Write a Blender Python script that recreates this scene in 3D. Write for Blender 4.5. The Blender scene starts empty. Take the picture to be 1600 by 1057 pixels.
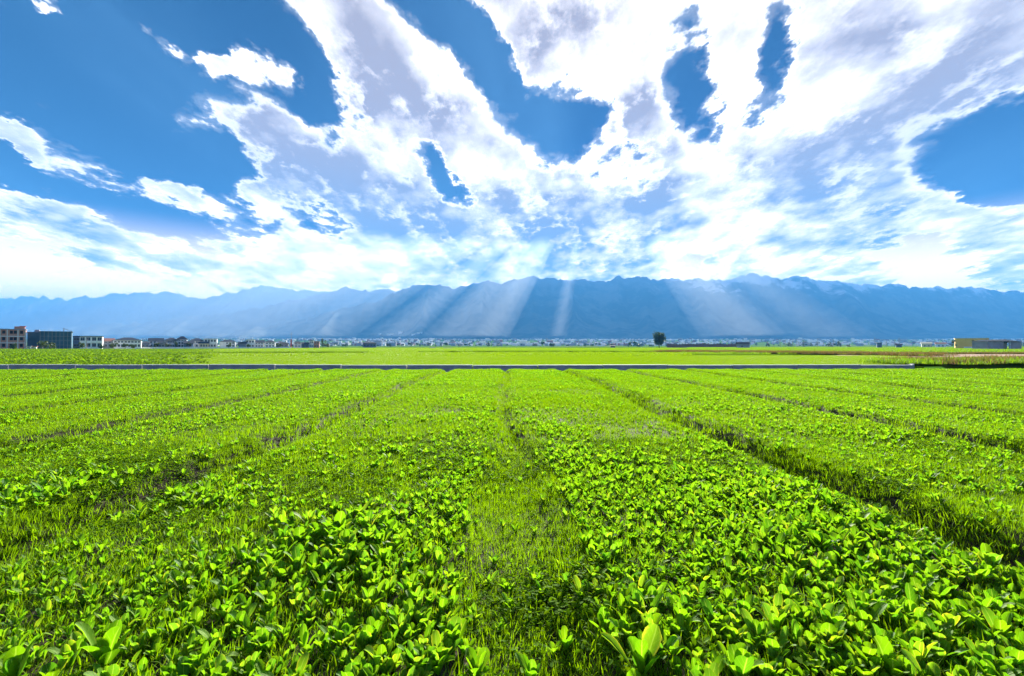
import bpy, bmesh, math, random
import numpy as np
from mathutils import Vector, Matrix, Euler

random.seed(7)
rng = np.random.default_rng(11)
sc = bpy.context.scene
C = sc.collection
R = math.radians

# ------------------------------------------------------------------ camera
F_PX, CAM_H, YAW, HOR = 755.0, 1.30, R(0.76), 541.0     # focal length in photo pixels, eye height, yaw, horizon row
cam_d = bpy.data.cameras.new('camera'); cam = bpy.data.objects.new('camera', cam_d); C.objects.link(cam)
cam_d.sensor_width = 36.0; cam_d.lens = 36.0 * F_PX / 1600.0
cam_d.clip_start = 0.05; cam_d.clip_end = 90000.0
PITCH = math.atan((HOR - 528.5) / F_PX)
cam.location = (0, 0, CAM_H); cam.rotation_euler = (R(90) + PITCH, 0, -YAW)
sc.camera = cam

def ray(px, py):
    """horizontal azimuth and elevation (radians) of a photo pixel"""
    v = Vector(((px - 800) / F_PX, 1.0, (528.5 - py) / F_PX))
    v = Matrix.Rotation(PITCH, 3, 'X') @ v
    v = Matrix.Rotation(-YAW, 3, 'Z') @ v
    v.normalize()
    return math.atan2(v.x, v.y), math.asin(v.z)

def at(px, Y):
    """world x of photo column px at depth Y"""
    return Y * math.tan(math.atan((px - 800) / F_PX) + YAW)

def hz(py, Y):
    """world height of photo row py at depth Y"""
    return CAM_H + (HOR - py) / F_PX * Y

# ------------------------------------------------------------------ sun, exposure, sampling
SUN_AZ, SUN_EL = ray(925, 262)
sun_dir = Vector((math.sin(SUN_AZ) * math.cos(SUN_EL), math.cos(SUN_AZ) * math.cos(SUN_EL), math.sin(SUN_EL)))
sl = bpy.data.lights.new('sun', 'SUN'); sl.energy = 4.3; sl.angle = R(7.0); sl.color = (1.0, 0.95, 0.86)
so = bpy.data.objects.new('sun', sl); C.objects.link(so)
so.rotation_euler = (-sun_dir).to_track_quat('-Z', 'Y').to_euler(); so.location = (0, 0, 50)

vs = sc.view_settings
vs.view_transform = 'Standard'; vs.look = 'None'; vs.gamma = 1.0; vs.use_curve_mapping = False
EXPO = 2.8
vs.exposure = EXPO
sc.render.engine = 'CYCLES'
cy = sc.cycles
cy.max_bounces = 7; cy.diffuse_bounces = 6; cy.glossy_bounces = 1; cy.transmission_bounces = 6; cy.volume_bounces = 0; cy.transparent_max_bounces = 6
cy.use_denoising = True; cy.denoiser = 'OPENIMAGEDENOISE'; cy.sample_clamp_indirect = 6.0
cy.caustics_reflective = False; cy.caustics_refractive = False

# ------------------------------------------------------------------ world: sky with clouds
W = bpy.data.worlds.new('World'); sc.world = W; W.use_nodes = True
nt = W.node_tree; nt.nodes.clear()

class NG:
    """small helper to wire shader nodes"""
    def __init__(s, tree): s.t = tree
    def n(s, kind, **kw):
        nd = s.t.nodes.new(kind)
        for k, v in kw.items(): setattr(nd, k, v)
        return nd
    def set(s, sock, v):
        if isinstance(v, bpy.types.NodeSocket): s.t.links.new(v, sock)
        else: sock.default_value = v
    def m(s, op, a, b=None, c=None, clamp=False):
        nd = s.n('ShaderNodeMath', operation=op, use_clamp=clamp)
        s.set(nd.inputs[0], a)
        if b is not None: s.set(nd.inputs[1], b)
        if c is not None: s.set(nd.inputs[2], c)
        return nd.outputs[0]
    def v(s, op, a, b=None, c=None, scale=None):
        nd = s.n('ShaderNodeVectorMath', operation=op)
        s.set(nd.inputs[0], a)
        if b is not None: s.set(nd.inputs[1], b)
        if c is not None: s.set(nd.inputs[2], c)
        if scale is not None: s.set(nd.inputs['Scale'], scale)
        return nd.outputs['Value'] if op in ('LENGTH', 'DOT_PRODUCT', 'DISTANCE') else nd.outputs[0]
    def xyz(s, x, y, z):
        nd = s.n('ShaderNodeCombineXYZ'); [s.set(nd.inputs[i], q) for i, q in enumerate((x, y, z))]; return nd.outputs[0]
    def sep(s, v):
        nd = s.n('ShaderNodeSeparateXYZ'); s.set(nd.inputs[0], v); return nd.outputs
    def noise(s, vec, scale, detail=4, rough=0.55, lac=2.0, color=False, dist=0.0, norm=True, dims='3D'):
        nd = s.n('ShaderNodeTexNoise'); nd.normalize = norm; nd.noise_dimensions = dims
        s.set(nd.inputs['Vector'], vec); s.set(nd.inputs['Scale'], scale); s.set(nd.inputs['Detail'], detail)
        s.set(nd.inputs['Roughness'], rough); s.set(nd.inputs['Lacunarity'], lac); s.set(nd.inputs['Distortion'], dist)
        return nd.outputs[1] if color else nd.outputs[0]
    def ss(s, x, lo, hi, a=0.0, b=1.0):
        nd = s.n('ShaderNodeMapRange', interpolation_type='SMOOTHSTEP')
        for i, q in enumerate((x, lo, hi, a, b)): s.set(nd.inputs[i], q)
        return nd.outputs[0]
    def lin(s, x, lo, hi, a=0.0, b=1.0):
        nd = s.n('ShaderNodeMapRange'); nd.clamp = True
        for i, q in enumerate((x, lo, hi, a, b)): s.set(nd.inputs[i], q)
        return nd.outputs[0]
    def mix(s, f, a, b, blend='MIX'):
        nd = s.n('ShaderNodeMix', data_type='RGBA', blend_type=blend)
        s.set(nd.inputs[0], f)
        for i, q in ((6, a), (7, b)):
            s.set(nd.inputs[i], (*q, 1.0) if isinstance(q, tuple) and len(q) == 3 else q)
        return nd.outputs[2]

g = NG(nt)
tc = g.n('ShaderNodeTexCoord')
D = tc.outputs['Generated']
dx, dy, dz = g.sep(D)
az = g.m('ARCTAN2', dx, dy)
el = g.m('ARCSINE', dz)
P0 = g.xyz(az, el, 0.0)
den = g.m('ADD', g.m('MAXIMUM', dz, 0.0), 0.16)
PL = g.xyz(g.m('DIVIDE', dx, den), g.m('DIVIDE', dy, den), 0.0)           # where the ray meets the cloud layer
# ragged cloud outlines: the position is shaken before the big cloud masses are looked up
rot = g.n('ShaderNodeMapping'); g.set(rot.inputs[0], PL); rot.inputs['Rotation'].default_value = (0, 0, SUN_AZ); rot.inputs['Scale'].default_value = (1.25, 0.8, 1)
RP = rot.outputs[0]
wn = g.v('SUBTRACT', g.noise(RP, 4.0, 5, 0.66, color=True, dims='2D'), (0.5, 0.5, 0.5))
PW = g.v('ADD', P0, g.v('MULTIPLY', wn, (0.13, 0.10, 0.0)))

# (x0, y0, x1, y1, half width, weight) of the masses, read off the photo and turned into compass bearing and elevation
CL = [
 (0,212,60,240,18,.9),(70,232,345,330,24,1.0),(-120,295,420,405,50,1.1),(200,385,640,436,36,1.0),
 (312,100,362,96,14,.9),(385,95,455,122,20,1.0),(475,135,490,136,10,.8),(215,345,245,348,8,.8),(240,60,300,85,9,.6),(65,12,110,14,6,.7),
 (490,-30,690,170,78,1.2),(640,110,810,260,62,1.1),(690,220,860,330,55,1.0),(350,180,640,310,52,1.2),(560,260,740,400,60,1.2),(340,285,640,400,36,1.1),
 (430,412,960,432,30,1.1),(760,-60,900,120,95,1.2),(880,-60,1060,40,100,1.2),(990,60,1005,420,80,1.3),(780,290,960,420,80,1.2),(930,230,960,330,50,.8),
 (1115,230,1125,410,52,1.1),(1210,-20,1145,150,20,1.1),(1110,110,1150,260,22,.9),(1060,0,1200,20,50,1.0),
 (1340,-60,1320,260,115,1.3),(1660,-40,1380,160,130,1.3),(1410,150,1200,420,110,1.3),(1440,290,1720,330,52,1.1),(1180,390,1400,410,38,1.0),
 (1540,395,1700,430,50,1.1),(560,335,960,395,60,.8),(880,240,1010,400,60,.7),(1150,330,1420,395,60,.8),(840,60,1010,110,70,.8),(1250,60,1300,300,70,.6),(1590,150,1680,160,30,1.0),
]
HO = [
 (1066,90,1086,185,30,1.3),(1236,0,1210,130,20,1.15),(590,-30,740,40,24,1.5),(735,50,790,130,24,1.5),(805,160,925,222,36,1.4),(1500,232,1660,240,50,1.7),(660,245,725,312,12,1.0),
 (470,70,510,190,22,.9),(455,325,520,350,14,.8),(1060,415,1125,422,14,1.0),(1385,395,1500,425,22,1.0),
 (1510,275,1590,300,22,.9),(330,225,380,330,20,.6),(120,250,330,262,20,.7),(140,305,330,368,22,1.3),(-20,258,60,280,14,1.0),(-60,400,180,440,22,.9),
]
CORE = [
 (545,50,640,150,48,1.0),(620,150,720,190,34,.9),(395,215,520,275,36,1.0),(520,270,720,385,46,1.25),(780,310,930,375,46,1.2),(800,10,960,20,44,.8),
 (990,150,1030,170,36,.7),(1015,240,1025,350,46,1.15),(1600,50,1400,190,52,1.0),(1460,210,1230,290,44,1.0),(1330,330,1480,310,24,.7),(1520,20,1300,60,46,.45),
 (1150,235,1200,260,22,.5),(0,330,180,380,30,.5),(700,420,950,420,18,.4),(1250,380,1500,360,18,.5),(360,190,420,230,20,.4),
]
def blobs(specs, gain, acc, kx=1.3, ky=1.5, kind='SPHERICAL'):
    for (x0, y0, x1, y1, hw, w) in specs:
        a = Vector(ray(x0, y0)); b = Vector(ray(x1, y1)); c = (a + b) / 2
        k = math.cos(c.x) ** 2 * 0.55 + 0.45
        hwr = hw / F_PX * k; hl = (b - a).length / 2 + hwr
        ang = math.atan2(b.y - a.y, b.x - a.x) if (b - a).length > 1e-6 else 0.0
        mp = g.n('ShaderNodeMapping', vector_type='TEXTURE')
        g.set(mp.inputs[0], PW); mp.inputs['Location'].default_value = (c.x, c.y, 0)
        mp.inputs['Rotation'].default_value = (0, 0, ang); mp.inputs['Scale'].default_value = (hl * kx, hwr * ky, 1)
        gr = g.n('ShaderNodeTexGradient', gradient_type=kind)
        g.set(gr.inputs[0], mp.outputs[0])
        acc = g.m('MULTIPLY_ADD', gr.outputs['Fac'], gain * w, acc)
    return acc
cov = g.m('MINIMUM', blobs(CL, 1.8, 0.0), 1.25)
cov = blobs(HO, -1.35, cov, 1.45, 1.85)
core = g.m('MINIMUM', blobs(CORE, 1.25, 0.0, 1.9, 2.5, 'QUADRATIC_SPHERE'), 1.0)
# beyond the view the same broken clouds go on
front = g.m('MULTIPLY', g.ss(g.m('ABSOLUTE', az), R(50), R(66), 1, 0), g.ss(el, R(36), R(52), 1, 0))
low = g.noise(PL, 0.55, 2, 0.5, dims='2D')
def fmix(f_, a_, b_):
    nd = g.n('ShaderNodeMix', data_type='FLOAT'); g.set(nd.inputs[0], f_); g.set(nd.inputs[2], a_); g.set(nd.inputs[3], b_); return nd.outputs[0]
cov = fmix(front, g.m('MULTIPLY_ADD', low, 4.0, -1.55), cov)
core = fmix(front, g.m('MULTIPLY_ADD', low, 3.0, -1.4), core)
# finer billows; a second look towards the sun gives each billow a bright and a shaded side
B1 = g.noise(RP, 4.0, 9, 0.66, dims='2D')
L1 = g.noise(RP, 4.0, 2.5, 0.55, dims='2D')
L2 = g.noise(g.v('ADD', RP, (0.02, 0.08, 0.0)), 4.0, 2.5, 0.55, dims='2D')
vo = g.n('ShaderNodeTexVoronoi', feature='F1'); g.set(vo.inputs['Vector'], g.v('ADD', RP, g.v('SCALE', wn, scale=0.16))); vo.voronoi_dimensions = '2D'
vo.inputs['Scale'].default_value = 7.0; vo.inputs['Detail'].default_value = 2.5; vo.inputs['Roughness'].default_value = 0.55
puff = g.m('MULTIPLY_ADD', vo.outputs['Distance'], -1.0, 0.42)
f = g.m('ADD', g.m('MULTIPLY_ADD', cov, 1.20, -0.56), g.m('MULTIPLY_ADD', B1, 2.0, -1.0))
f = g.m('MULTIPLY_ADD', puff, 0.55, f)
alpha = g.m('POWER', g.ss(f, -0.12, 0.42), 1.25)
halo = g.m('MULTIPLY', g.ss(f, -0.40, 0.10), 0.12)                     # thin wisps round the clouds
alpha = g.m('MAXIMUM', alpha, halo)
body = g.ss(f, 0.12, 0.85)
thick = g.m('ADD', g.m('MULTIPLY', core, 1.0), g.m('MULTIPLY', g.m('SUBTRACT', L2, L1), 2.4))
thick = g.m('ADD', thick, g.m('MULTIPLY_ADD', L1, 1.9, -0.90))
thick = g.m('MULTIPLY_ADD', g.m('SUBTRACT', B1, L1), 1.3, thick)
thick = g.m('MULTIPLY', body, g.m('MULTIPLY_ADD', puff, -0.35, thick), clamp=True)
cs = g.m('MAXIMUM', g.v('DOT_PRODUCT', D, tuple(sun_dir)), 0.0)
glow = g.m('POWER', cs, 14.0)
K = 0.5 ** EXPO
shade_c = g.mix(g.ss(el, R(11), R(24)), (0.36 * K, 0.39 * K, 0.54 * K), (0.54 * K, 0.45 * K, 0.48 * K))
lit_c = g.mix(glow, (2.25 * K, 2.15 * K, 2.05 * K), (3.3 * K, 3.1 * K, 2.9 * K))
lowf = g.ss(el, R(4), R(19), 1.0, 0.0)
lit_c = g.mix(lowf, lit_c, g.v('MULTIPLY', lit_c, (1.75, 1.5, 1.25)))
tp = g.m('POWER', thick, 0.46)                                            # even steps of brightness from lit to shaded
cloud_c = g.mix(tp, lit_c, shade_c)
sky = g.n('ShaderNodeTexSky', sky_type='NISHITA')
sky.sun_disc = False; sky.sun_elevation = SUN_EL; sky.sun_rotation = SUN_AZ
sky.altitude = 1900; sky.air_density = 1.0; sky.dust_density = 0.4; sky.ozone_density = 3.0
SKY_STR = 0.05
skyc = g.v('SCALE', sky.outputs[0], scale=SKY_STR)
hsv = g.n('ShaderNodeHueSaturation'); hsv.inputs['Hue'].default_value = 0.5; hsv.inputs['Saturation'].default_value = 1.25; hsv.inputs['Value'].default_value = 1.0
g.set(hsv.inputs['Color'], g.v('MULTIPLY', skyc, (0.001, 0.016, 0.085)))
veil = g.noise(g.v('MULTIPLY', RP, (1.3, 0.5, 1.0)), 0.9, 4, 0.5, dims='2D')      # thin high veil in the blue
veil = g.m('MULTIPLY', g.ss(veil, 0.42, 0.78), 0.6)
skyv = g.mix(veil, hsv.outputs[0], (0.10 * K, 0.24 * K, 0.50 * K))
skyv = g.mix(g.ss(el, R(4), R(13), 0.95, 0.0), skyv, (6.0 * K, 4.2 * K, 3.2 * K))        # pale air low over the horizon
fin = g.mix(alpha, skyv, cloud_c)
bg = g.n('ShaderNodeBackground'); g.set(bg.inputs[0], fin); bg.inputs[1].default_value = 1.0
wo = g.n('ShaderNodeOutputWorld'); nt.links.new(bg.outputs[0], wo.inputs[0])
W.cycles.sampling_method = 'MANUAL'; W.cycles.sample_map_resolution = 512

# ------------------------------------------------------------------ helpers
def tag(o, label=None, cat=None, group=None, kind=None):
    if label: o['label'] = label
    if cat: o['category'] = cat
    if group: o['group'] = group
    if kind: o['kind'] = kind
    return o

def mesh_obj(name, verts, faces, mats, parent=None, smooth=False, link=True, mi=None):
    me = bpy.data.meshes.new(name)
    me.from_pydata([tuple(v) for v in verts] if not isinstance(verts, np.ndarray) else verts.tolist(), [], faces if isinstance(faces, list) else faces.tolist())
    for m_ in (mats if isinstance(mats, (list, tuple)) else [mats]): me.materials.append(m_)
    if smooth: me.polygons.foreach_set('use_smooth', [True] * len(me.polygons))
    if mi is not None: me.polygons.foreach_set('material_index', mi)
    me.update()
    o = bpy.data.objects.new(name, me)
    if link: C.objects.link(o)
    if parent: o.parent = parent
    return o

def empty(name, loc=(0, 0, 0), rz=0.0):
    o = bpy.data.objects.new(name, None); C.objects.link(o); o.empty_display_size = 0.2
    o.location = loc; o.rotation_euler = (0, 0, rz); return o

class MB:
    """collects boxes, prisms and tubes for ONE mesh"""
    def __init__(s): s.v = []; s.f = []
    def box(s, x0, x1, y0, y1, z0, z1):
        b = len(s.v)
        s.v += [(x0,y0,z0),(x1,y0,z0),(x1,y1,z0),(x0,y1,z0),(x0,y0,z1),(x1,y0,z1),(x1,y1,z1),(x0,y1,z1)]
        s.f += [[b+i for i in q] for q in ((0,3,2,1),(4,5,6,7),(0,1,5,4),(1,2,6,5),(2,3,7,6),(3,0,4,7))]; return s
    def poly(s, pts, faces):
        b = len(s.v); s.v += pts; s.f += [[b+i for i in q] for q in faces]; return s
    def tube(s, pts, rads, n=6):
        b = len(s.v); pts = [Vector(p) for p in pts]
        for i, p in enumerate(pts):
            d = (pts[min(i+1, len(pts)-1)] - pts[max(i-1, 0)]).normalized()
            a = d.orthogonal().normalized(); c = d.cross(a)
            for k in range(n):
                t = 2*math.pi*k/n; s.v.append(tuple(p + (a*math.cos(t) + c*math.sin(t)) * rads[i]))
        for i in range(len(pts)-1):
            for k in range(n):
                s.f.append([b+i*n+k, b+i*n+(k+1)%n, b+(i+1)*n+(k+1)%n, b+(i+1)*n+k])
        s.f.append([b+k for k in range(n)][::-1]); s.f.append([b+(len(pts)-1)*n+k for k in range(n)]); return s
    def build(s, name, mat, parent=None, smooth=False): return mesh_obj(name, s.v, s.f, mat, parent, smooth)

_perm = rng.random((512, 512))
def vnoise(x, y):
    xi = np.floor(x).astype(int); yi = np.floor(y).astype(int); xf = x - xi; yf = y - yi
    xf = xf*xf*(3-2*xf); yf = yf*yf*(3-2*yf)
    a = _perm[xi % 512, yi % 512]; b = _perm[(xi+1) % 512, yi % 512]; c = _perm[xi % 512, (yi+1) % 512]; d = _perm[(xi+1) % 512, (yi+1) % 512]
    return (a*(1-xf)+b*xf)*(1-yf) + (c*(1-xf)+d*xf)*yf
def fbm(x, y, o=5, ga=0.5):
    x = np.asarray(x, float); y = np.asarray(y, float); s = 0; a = 1; t = 0
    for i in range(o):
        s = s + a*vnoise(x*2**i + 17.3*i, y*2**i + 9.1*i); t += a; a *= ga
    return s/t

# ------------------------------------------------------------------ materials
def mat(name):
    m_ = bpy.data.materials.new(name); m_.use_nodes = True; m_.node_tree.nodes.clear()
    return m_, NG(m_.node_tree)
def finish(h, shader, disp=None):
    o = h.n('ShaderNodeOutputMaterial'); h.t.links.new(shader, o.inputs[0])
def bsdf(h, col, rough=0.8, spec=0.3, normal=None):
    b = h.n('ShaderNodeBsdfPrincipled'); h.set(b.inputs['Base Color'], (*col, 1) if isinstance(col, tuple) and len(col) == 3 else col)
    h.set(b.inputs['Roughness'], rough); h.set(b.inputs['Specular IOR Level'], spec)
    if normal: h.set(b.inputs['Normal'], normal)
    return b.outputs[0]
def bump(h, height, strength=0.5, dist=0.02):
    b = h.n('ShaderNodeBump'); b.inputs['Strength'].default_value = strength; b.inputs['Distance'].default_value = dist
    h.set(b.inputs['Height'], height); return b.outputs[0]
def plain(name, a, b, scale=1.0, rough=0.85, spec=0.2, bstr=0.3, bd=0.03, detail=6, rnd=0.0):
    """two-tone weathered surface"""
    m_, h = mat(name); t = h.n('ShaderNodeTexCoord'); n1 = h.noise(t.outputs['Object'], scale, detail, 0.62)
    col = h.mix(h.ss(n1, 0.3, 0.7), a, b)
    if rnd:
        oi = h.n('ShaderNodeObjectInfo'); col = h.mix(1.0, col, h.mix(oi.outputs['Random'], (1-rnd,)*3, (1+rnd,)*3), 'MULTIPLY')
    finish(h, bsdf(h, col, rough, spec, bump(h, n1, bstr, bd))); return m_
def leafy(name, cols, trans, rough=0.42, spec=0.45, tfac=0.45, vein=False, patch=0.0):
    """leaf: diffuse and gloss on the lit side, light coming through on the other"""
    m_, h = mat(name)
    at_ = h.n('ShaderNodeAttribute'); at_.attribute_name = 'lv'
    oi = h.n('ShaderNodeObjectInfo')
    r = h.m('FRACT', h.m('ADD', at_.outputs['Fac'], oi.outputs['Random']))
    cr = h.n('ShaderNodeValToRGB'); h.set(cr.inputs[0], r)
    els = cr.color_ramp.elements
    els[0].position = 0; els[0].color = (*cols[0], 1); els[1].position = 1; els[1].color = (*cols[-1], 1)
    for i, c in enumerate(cols[1:-1]):
        e = els.new((i+1)/(len(cols)-1)); e.color = (*c, 1)
    col = cr.outputs[0]
    gm = h.n('ShaderNodeNewGeometry')
    big = h.noise(gm.outputs['Position'], 0.55, 3, 0.55)
    col = h.mix(1.0, col, h.mix(big, (0.78, 0.86, 0.8), (1.22, 1.14, 1.2)), 'MULTIPLY')
    nrm = None
    if vein:
        uv = h.n('ShaderNodeUVMap'); u, v, _ = h.sep(uv.outputs[0])
        du = h.m('ABSOLUTE', h.m('SUBTRACT', u, 0.5))
        rib = h.ss(du, 0.015, 0.06, 1, 0)
        side = h.m('ABSOLUTE', h.m('SUBTRACT', h.m('FRACT', h.m('ADD', h.m('MULTIPLY', v, 7.0), h.m('MULTIPLY', du, -3.0))), 0.5))
        side = h.m('MULTIPLY', h.ss(side, 0.0, 0.10, 1, 0), 0.35)
        vv = h.m('MAXIMUM', rib, side)
        col = h.mix(h.m('MULTIPLY', vv, 0.55), col, (0.30, 0.42, 0.10))
        mott = h.noise(uv.outputs[0], 5.0, 4, 0.6)
        edge = h.m('MULTIPLY', h.ss(du, 0.30, 0.5), h.ss(h.m('ADD', mott, h.m('MULTIPLY', r, 0.35)), 0.72, 0.92))
        col = h.mix(edge, col, (0.42, 0.36, 0.05))
        nrm = bump(h, h.m('SUBTRACT', h.m('MULTIPLY', mott, 0.5), vv), 0.6, 0.004)
    p = bsdf(h, col, rough, spec, nrm)
    tr = h.n('ShaderNodeBsdfTranslucent'); h.set(tr.inputs[0], h.mix(1.0, col, trans, 'MULTIPLY'))
    mx = h.n('ShaderNodeMixShader'); mx.inputs[0].default_value = tfac
    h.t.links.new(p, mx.inputs[1]); h.t.links.new(tr.outputs[0], mx.inputs[2])
    finish(h, mx.outputs[0]); return m_

M = {}
M['crop'] = leafy('crop leaf', [(0.045,0.150,0.012),(0.085,0.205,0.004),(0.125,0.255,0.005),(0.080,0.215,0.006),(0.140,0.270,0.004),(0.10,0.24,0.02),(0.155,0.26,0.012)], (1.7,1.72,0.5), 0.58, 0.10, 0.52, vein=True)
M['grass'] = leafy('grass blade', [(0.085,0.185,0.002),(0.118,0.222,0.003),(0.142,0.238,0.003),(0.102,0.212,0.003)], (1.85,1.8,0.3), 0.65, 0.07, 0.5)
M['weed'] = leafy('small weed', [(0.060,0.150,0.004),(0.085,0.185,0.005),(0.11,0.205,0.005)], (1.8,1.6,0.4), 0.8, 0.04, 0.45)
M['wheat'] = leafy('young wheat', [(0.090,0.185,0.003),(0.115,0.215,0.004),(0.135,0.225,0.004)], (1.8,1.6,0.4), 0.55, 0.15, 0.5)
M['veg'] = leafy('vegetable leaf', [(0.075,0.175,0.008),(0.115,0.225,0.014),(0.14,0.23,0.015)], (1.8,1.65,0.5), 0.65, 0.06, 0.45)
M['dry'] = leafy('dry weeds', [(0.20,0.13,0.05),(0.28,0.19,0.08),(0.14,0.13,0.03),(0.10,0.12,0.025)], (1.2,1.1,0.8), 0.8, 0.04, 0.3)
M['shrub'] = leafy('shrub leaf', [(0.035,0.070,0.010),(0.060,0.100,0.015),(0.09,0.12,0.03)], (1.3,1.3,0.6), 0.55, 0.25, 0.3)
M['tree'] = leafy('tree leaf', [(0.020,0.045,0.012),(0.035,0.065,0.016),(0.05,0.08,0.02)], (1.2,1.3,0.6), 0.5, 0.3, 0.25)
M['bark'] = plain('bark', (0.10,0.075,0.055), (0.20,0.16,0.13), 3.0)
M['palebark'] = plain('pale bark', (0.28,0.24,0.22), (0.42,0.37,0.34), 3.0)
M['soil'] = plain('damp soil', (0.020,0.017,0.010), (0.055,0.045,0.026), 6.0, 0.95, 0.1, 0.8, 0.05)
M['concrete'] = plain('grey concrete', (0.17,0.19,0.23), (0.29,0.30,0.33), 1.2, 0.85, 0.25, 0.4, 0.01)
M['capstone'] = plain('pale concrete cap', (0.55,0.56,0.54), (0.70,0.70,0.66), 2.0, 0.8, 0.25)  # pale frame concrete; also carries the channel's sunlit top edge as colour
M['dirt'] = plain('pinkish dirt', (0.36,0.25,0.19), (0.48,0.36,0.28), 0.35, 1.0, 0.0)
M['white'] = plain('white render', (0.76,0.75,0.73), (0.88,0.87,0.85), 0.6, 0.85, 0.2, 0.1)
M['cream'] = plain('cream render', (0.58,0.54,0.38), (0.70,0.66,0.50), 0.6)
M['grey'] = plain('grey render', (0.24,0.26,0.30), (0.34,0.36,0.40), 0.6)
M['bluegrey'] = plain('blue grey render', (0.10,0.15,0.23), (0.15,0.20,0.29), 0.5)
M['tile'] = plain('dark roof tile', (0.028,0.042,0.068), (0.055,0.072,0.10), 1.5, 0.9, 0.05)
M['redtile'] = plain('reddish roof tile', (0.22,0.09,0.075), (0.32,0.15,0.12), 1.5, 0.8)
M['net'] = plain('dark scaffold netting', (0.045,0.10,0.155), (0.085,0.155,0.22), 0.35, 0.9, 0.1, 0.8, 0.2)
M['frame'] = plain('window frame', (0.30,0.31,0.33), (0.40,0.41,0.42), 1.0)
M['steel'] = plain('grey steel', (0.16,0.17,0.19), (0.26,0.27,0.29), 1.0, 0.5, 0.5)
M['redpaint'] = plain('red paint', (0.40,0.07,0.07), (0.52,0.11,0.10), 1.0, 0.6)
M['yellow'] = plain('yellow render', (0.70,0.45,0.12), (0.80,0.56,0.18), 0.3)
M['mauve'] = plain('mauve block wall', (0.25,0.22,0.26), (0.36,0.33,0.37), 0.5)
M['brownfence'] = plain('brown fence', (0.16,0.085,0.075), (0.25,0.14,0.12), 0.8)
m_, h = mat('window glass'); finish(h, bsdf(h, (0.018,0.024,0.035), 0.12, 0.5)); M['glass'] = m_
m_, h = mat('dark interior'); finish(h, bsdf(h, (0.02,0.02,0.024), 0.9, 0.1)); M['dark'] = m_  # near-black colour stands in for shade behind openings
# brick infill with fine courses (bricks far below a pixel)
m_, h = mat('red brick infill'); t = h.n('ShaderNodeTexCoord')
bk = h.n('ShaderNodeTexBrick'); h.set(bk.inputs['Vector'], h.v('MULTIPLY', t.outputs['Object'], (1, 1, 1)))
mp = h.n('ShaderNodeMapping'); h.set(mp.inputs[0], t.outputs['Object']); mp.inputs['Rotation'].default_value = (R(90), 0, 0); h.set(bk.inputs['Vector'], mp.outputs[0])
bk.inputs['Scale'].default_value = 3.0; bk.inputs['Color1'].default_value = (0.58,0.25,0.17,1); bk.inputs['Color2'].default_value = (0.48,0.19,0.13,1); bk.inputs['Mortar'].default_value = (0.42,0.36,0.31,1)
nn = h.noise(t.outputs['Object'], 0.8, 4)
finish(h, bsdf(h, h.mix(1.0, bk.outputs[0], h.mix(nn, (0.75,)*3, (1.25,)*3), 'MULTIPLY'), 0.9, 0.15)); M['brick'] = m_
# plain of distant fields
m_, h = mat('field plain'); gm = h.n('ShaderNodeNewGeometry'); px_, py_, pz_ = h.sep(gm.outputs['Position'])
vo = h.n('ShaderNodeTexVoronoi'); vo.feature = 'F1'; vo.distance = 'CHEBYCHEV'
h.set(vo.inputs['Vector'], h.v('MULTIPLY', gm.outputs['Position'], (0.008, 0.016, 0.0))); vo.inputs['Scale'].default_value = 1.0
cr = h.n('ShaderNodeValToRGB'); h.set(cr.inputs[0], h.sep(vo.outputs['Color'])[0]); cr.color_ramp.interpolation = 'CONSTANT'
E = cr.color_ramp.elements; E[0].color = (0.10,0.19,0.012,1); E[1].position = 0.85; E[1].color = (0.12,0.13,0.05,1)
for p_, c_ in ((0.25,(0.065,0.15,0.015)),(0.5,(0.12,0.21,0.010)),(0.7,(0.05,0.12,0.018))): e_ = E.new(p_); e_.color = (*c_, 1)
n1 = h.noise(gm.outputs['Position'], 0.25, 6, 0.65)
finish(h, bsdf(h, h.mix(1.0, cr.outputs[0], h.mix(n1, (0.6,0.65,0.6), (1.35,1.3,1.3)), 'MULTIPLY'), 1.0, 0.0, bump(h, n1, 0.6, 0.3))); M['plain'] = m_
# mountains: dark forest, bare rock, snow along the crests
m_, h = mat('mountain forest and rock'); gm = h.n('ShaderNodeNewGeometry'); px_, py_, pz_ = h.sep(gm.outputs['Position'])
n1 = h.noise(gm.outputs['Position'], 0.004, 8, 0.62); n2 = h.noise(gm.outputs['Position'], 0.0016, 5, 0.55)
colm = h.mix(h.ss(n1, 0.40, 0.60), (0.012,0.028,0.024), (0.12,0.13,0.11))
colm = h.mix(h.ss(h.m('ADD', pz_, h.m('MULTIPLY', n1, 500)), 800, 1150), colm, (0.17,0.165,0.17))
snow = h.ss(h.m('ADD', h.m('ADD', pz_, h.m('MULTIPLY', n1, 900)), h.m('ADD', h.m('MULTIPLY', n2, 700), h.lin(px_, -2500, 3000, -900, 80))), 1570, 1720)
colm = h.mix(snow, colm, (0.80,0.82,0.86))
finish(h, bsdf(h, colm, 0.95, 0.05)); M['mountain'] = m_

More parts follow.
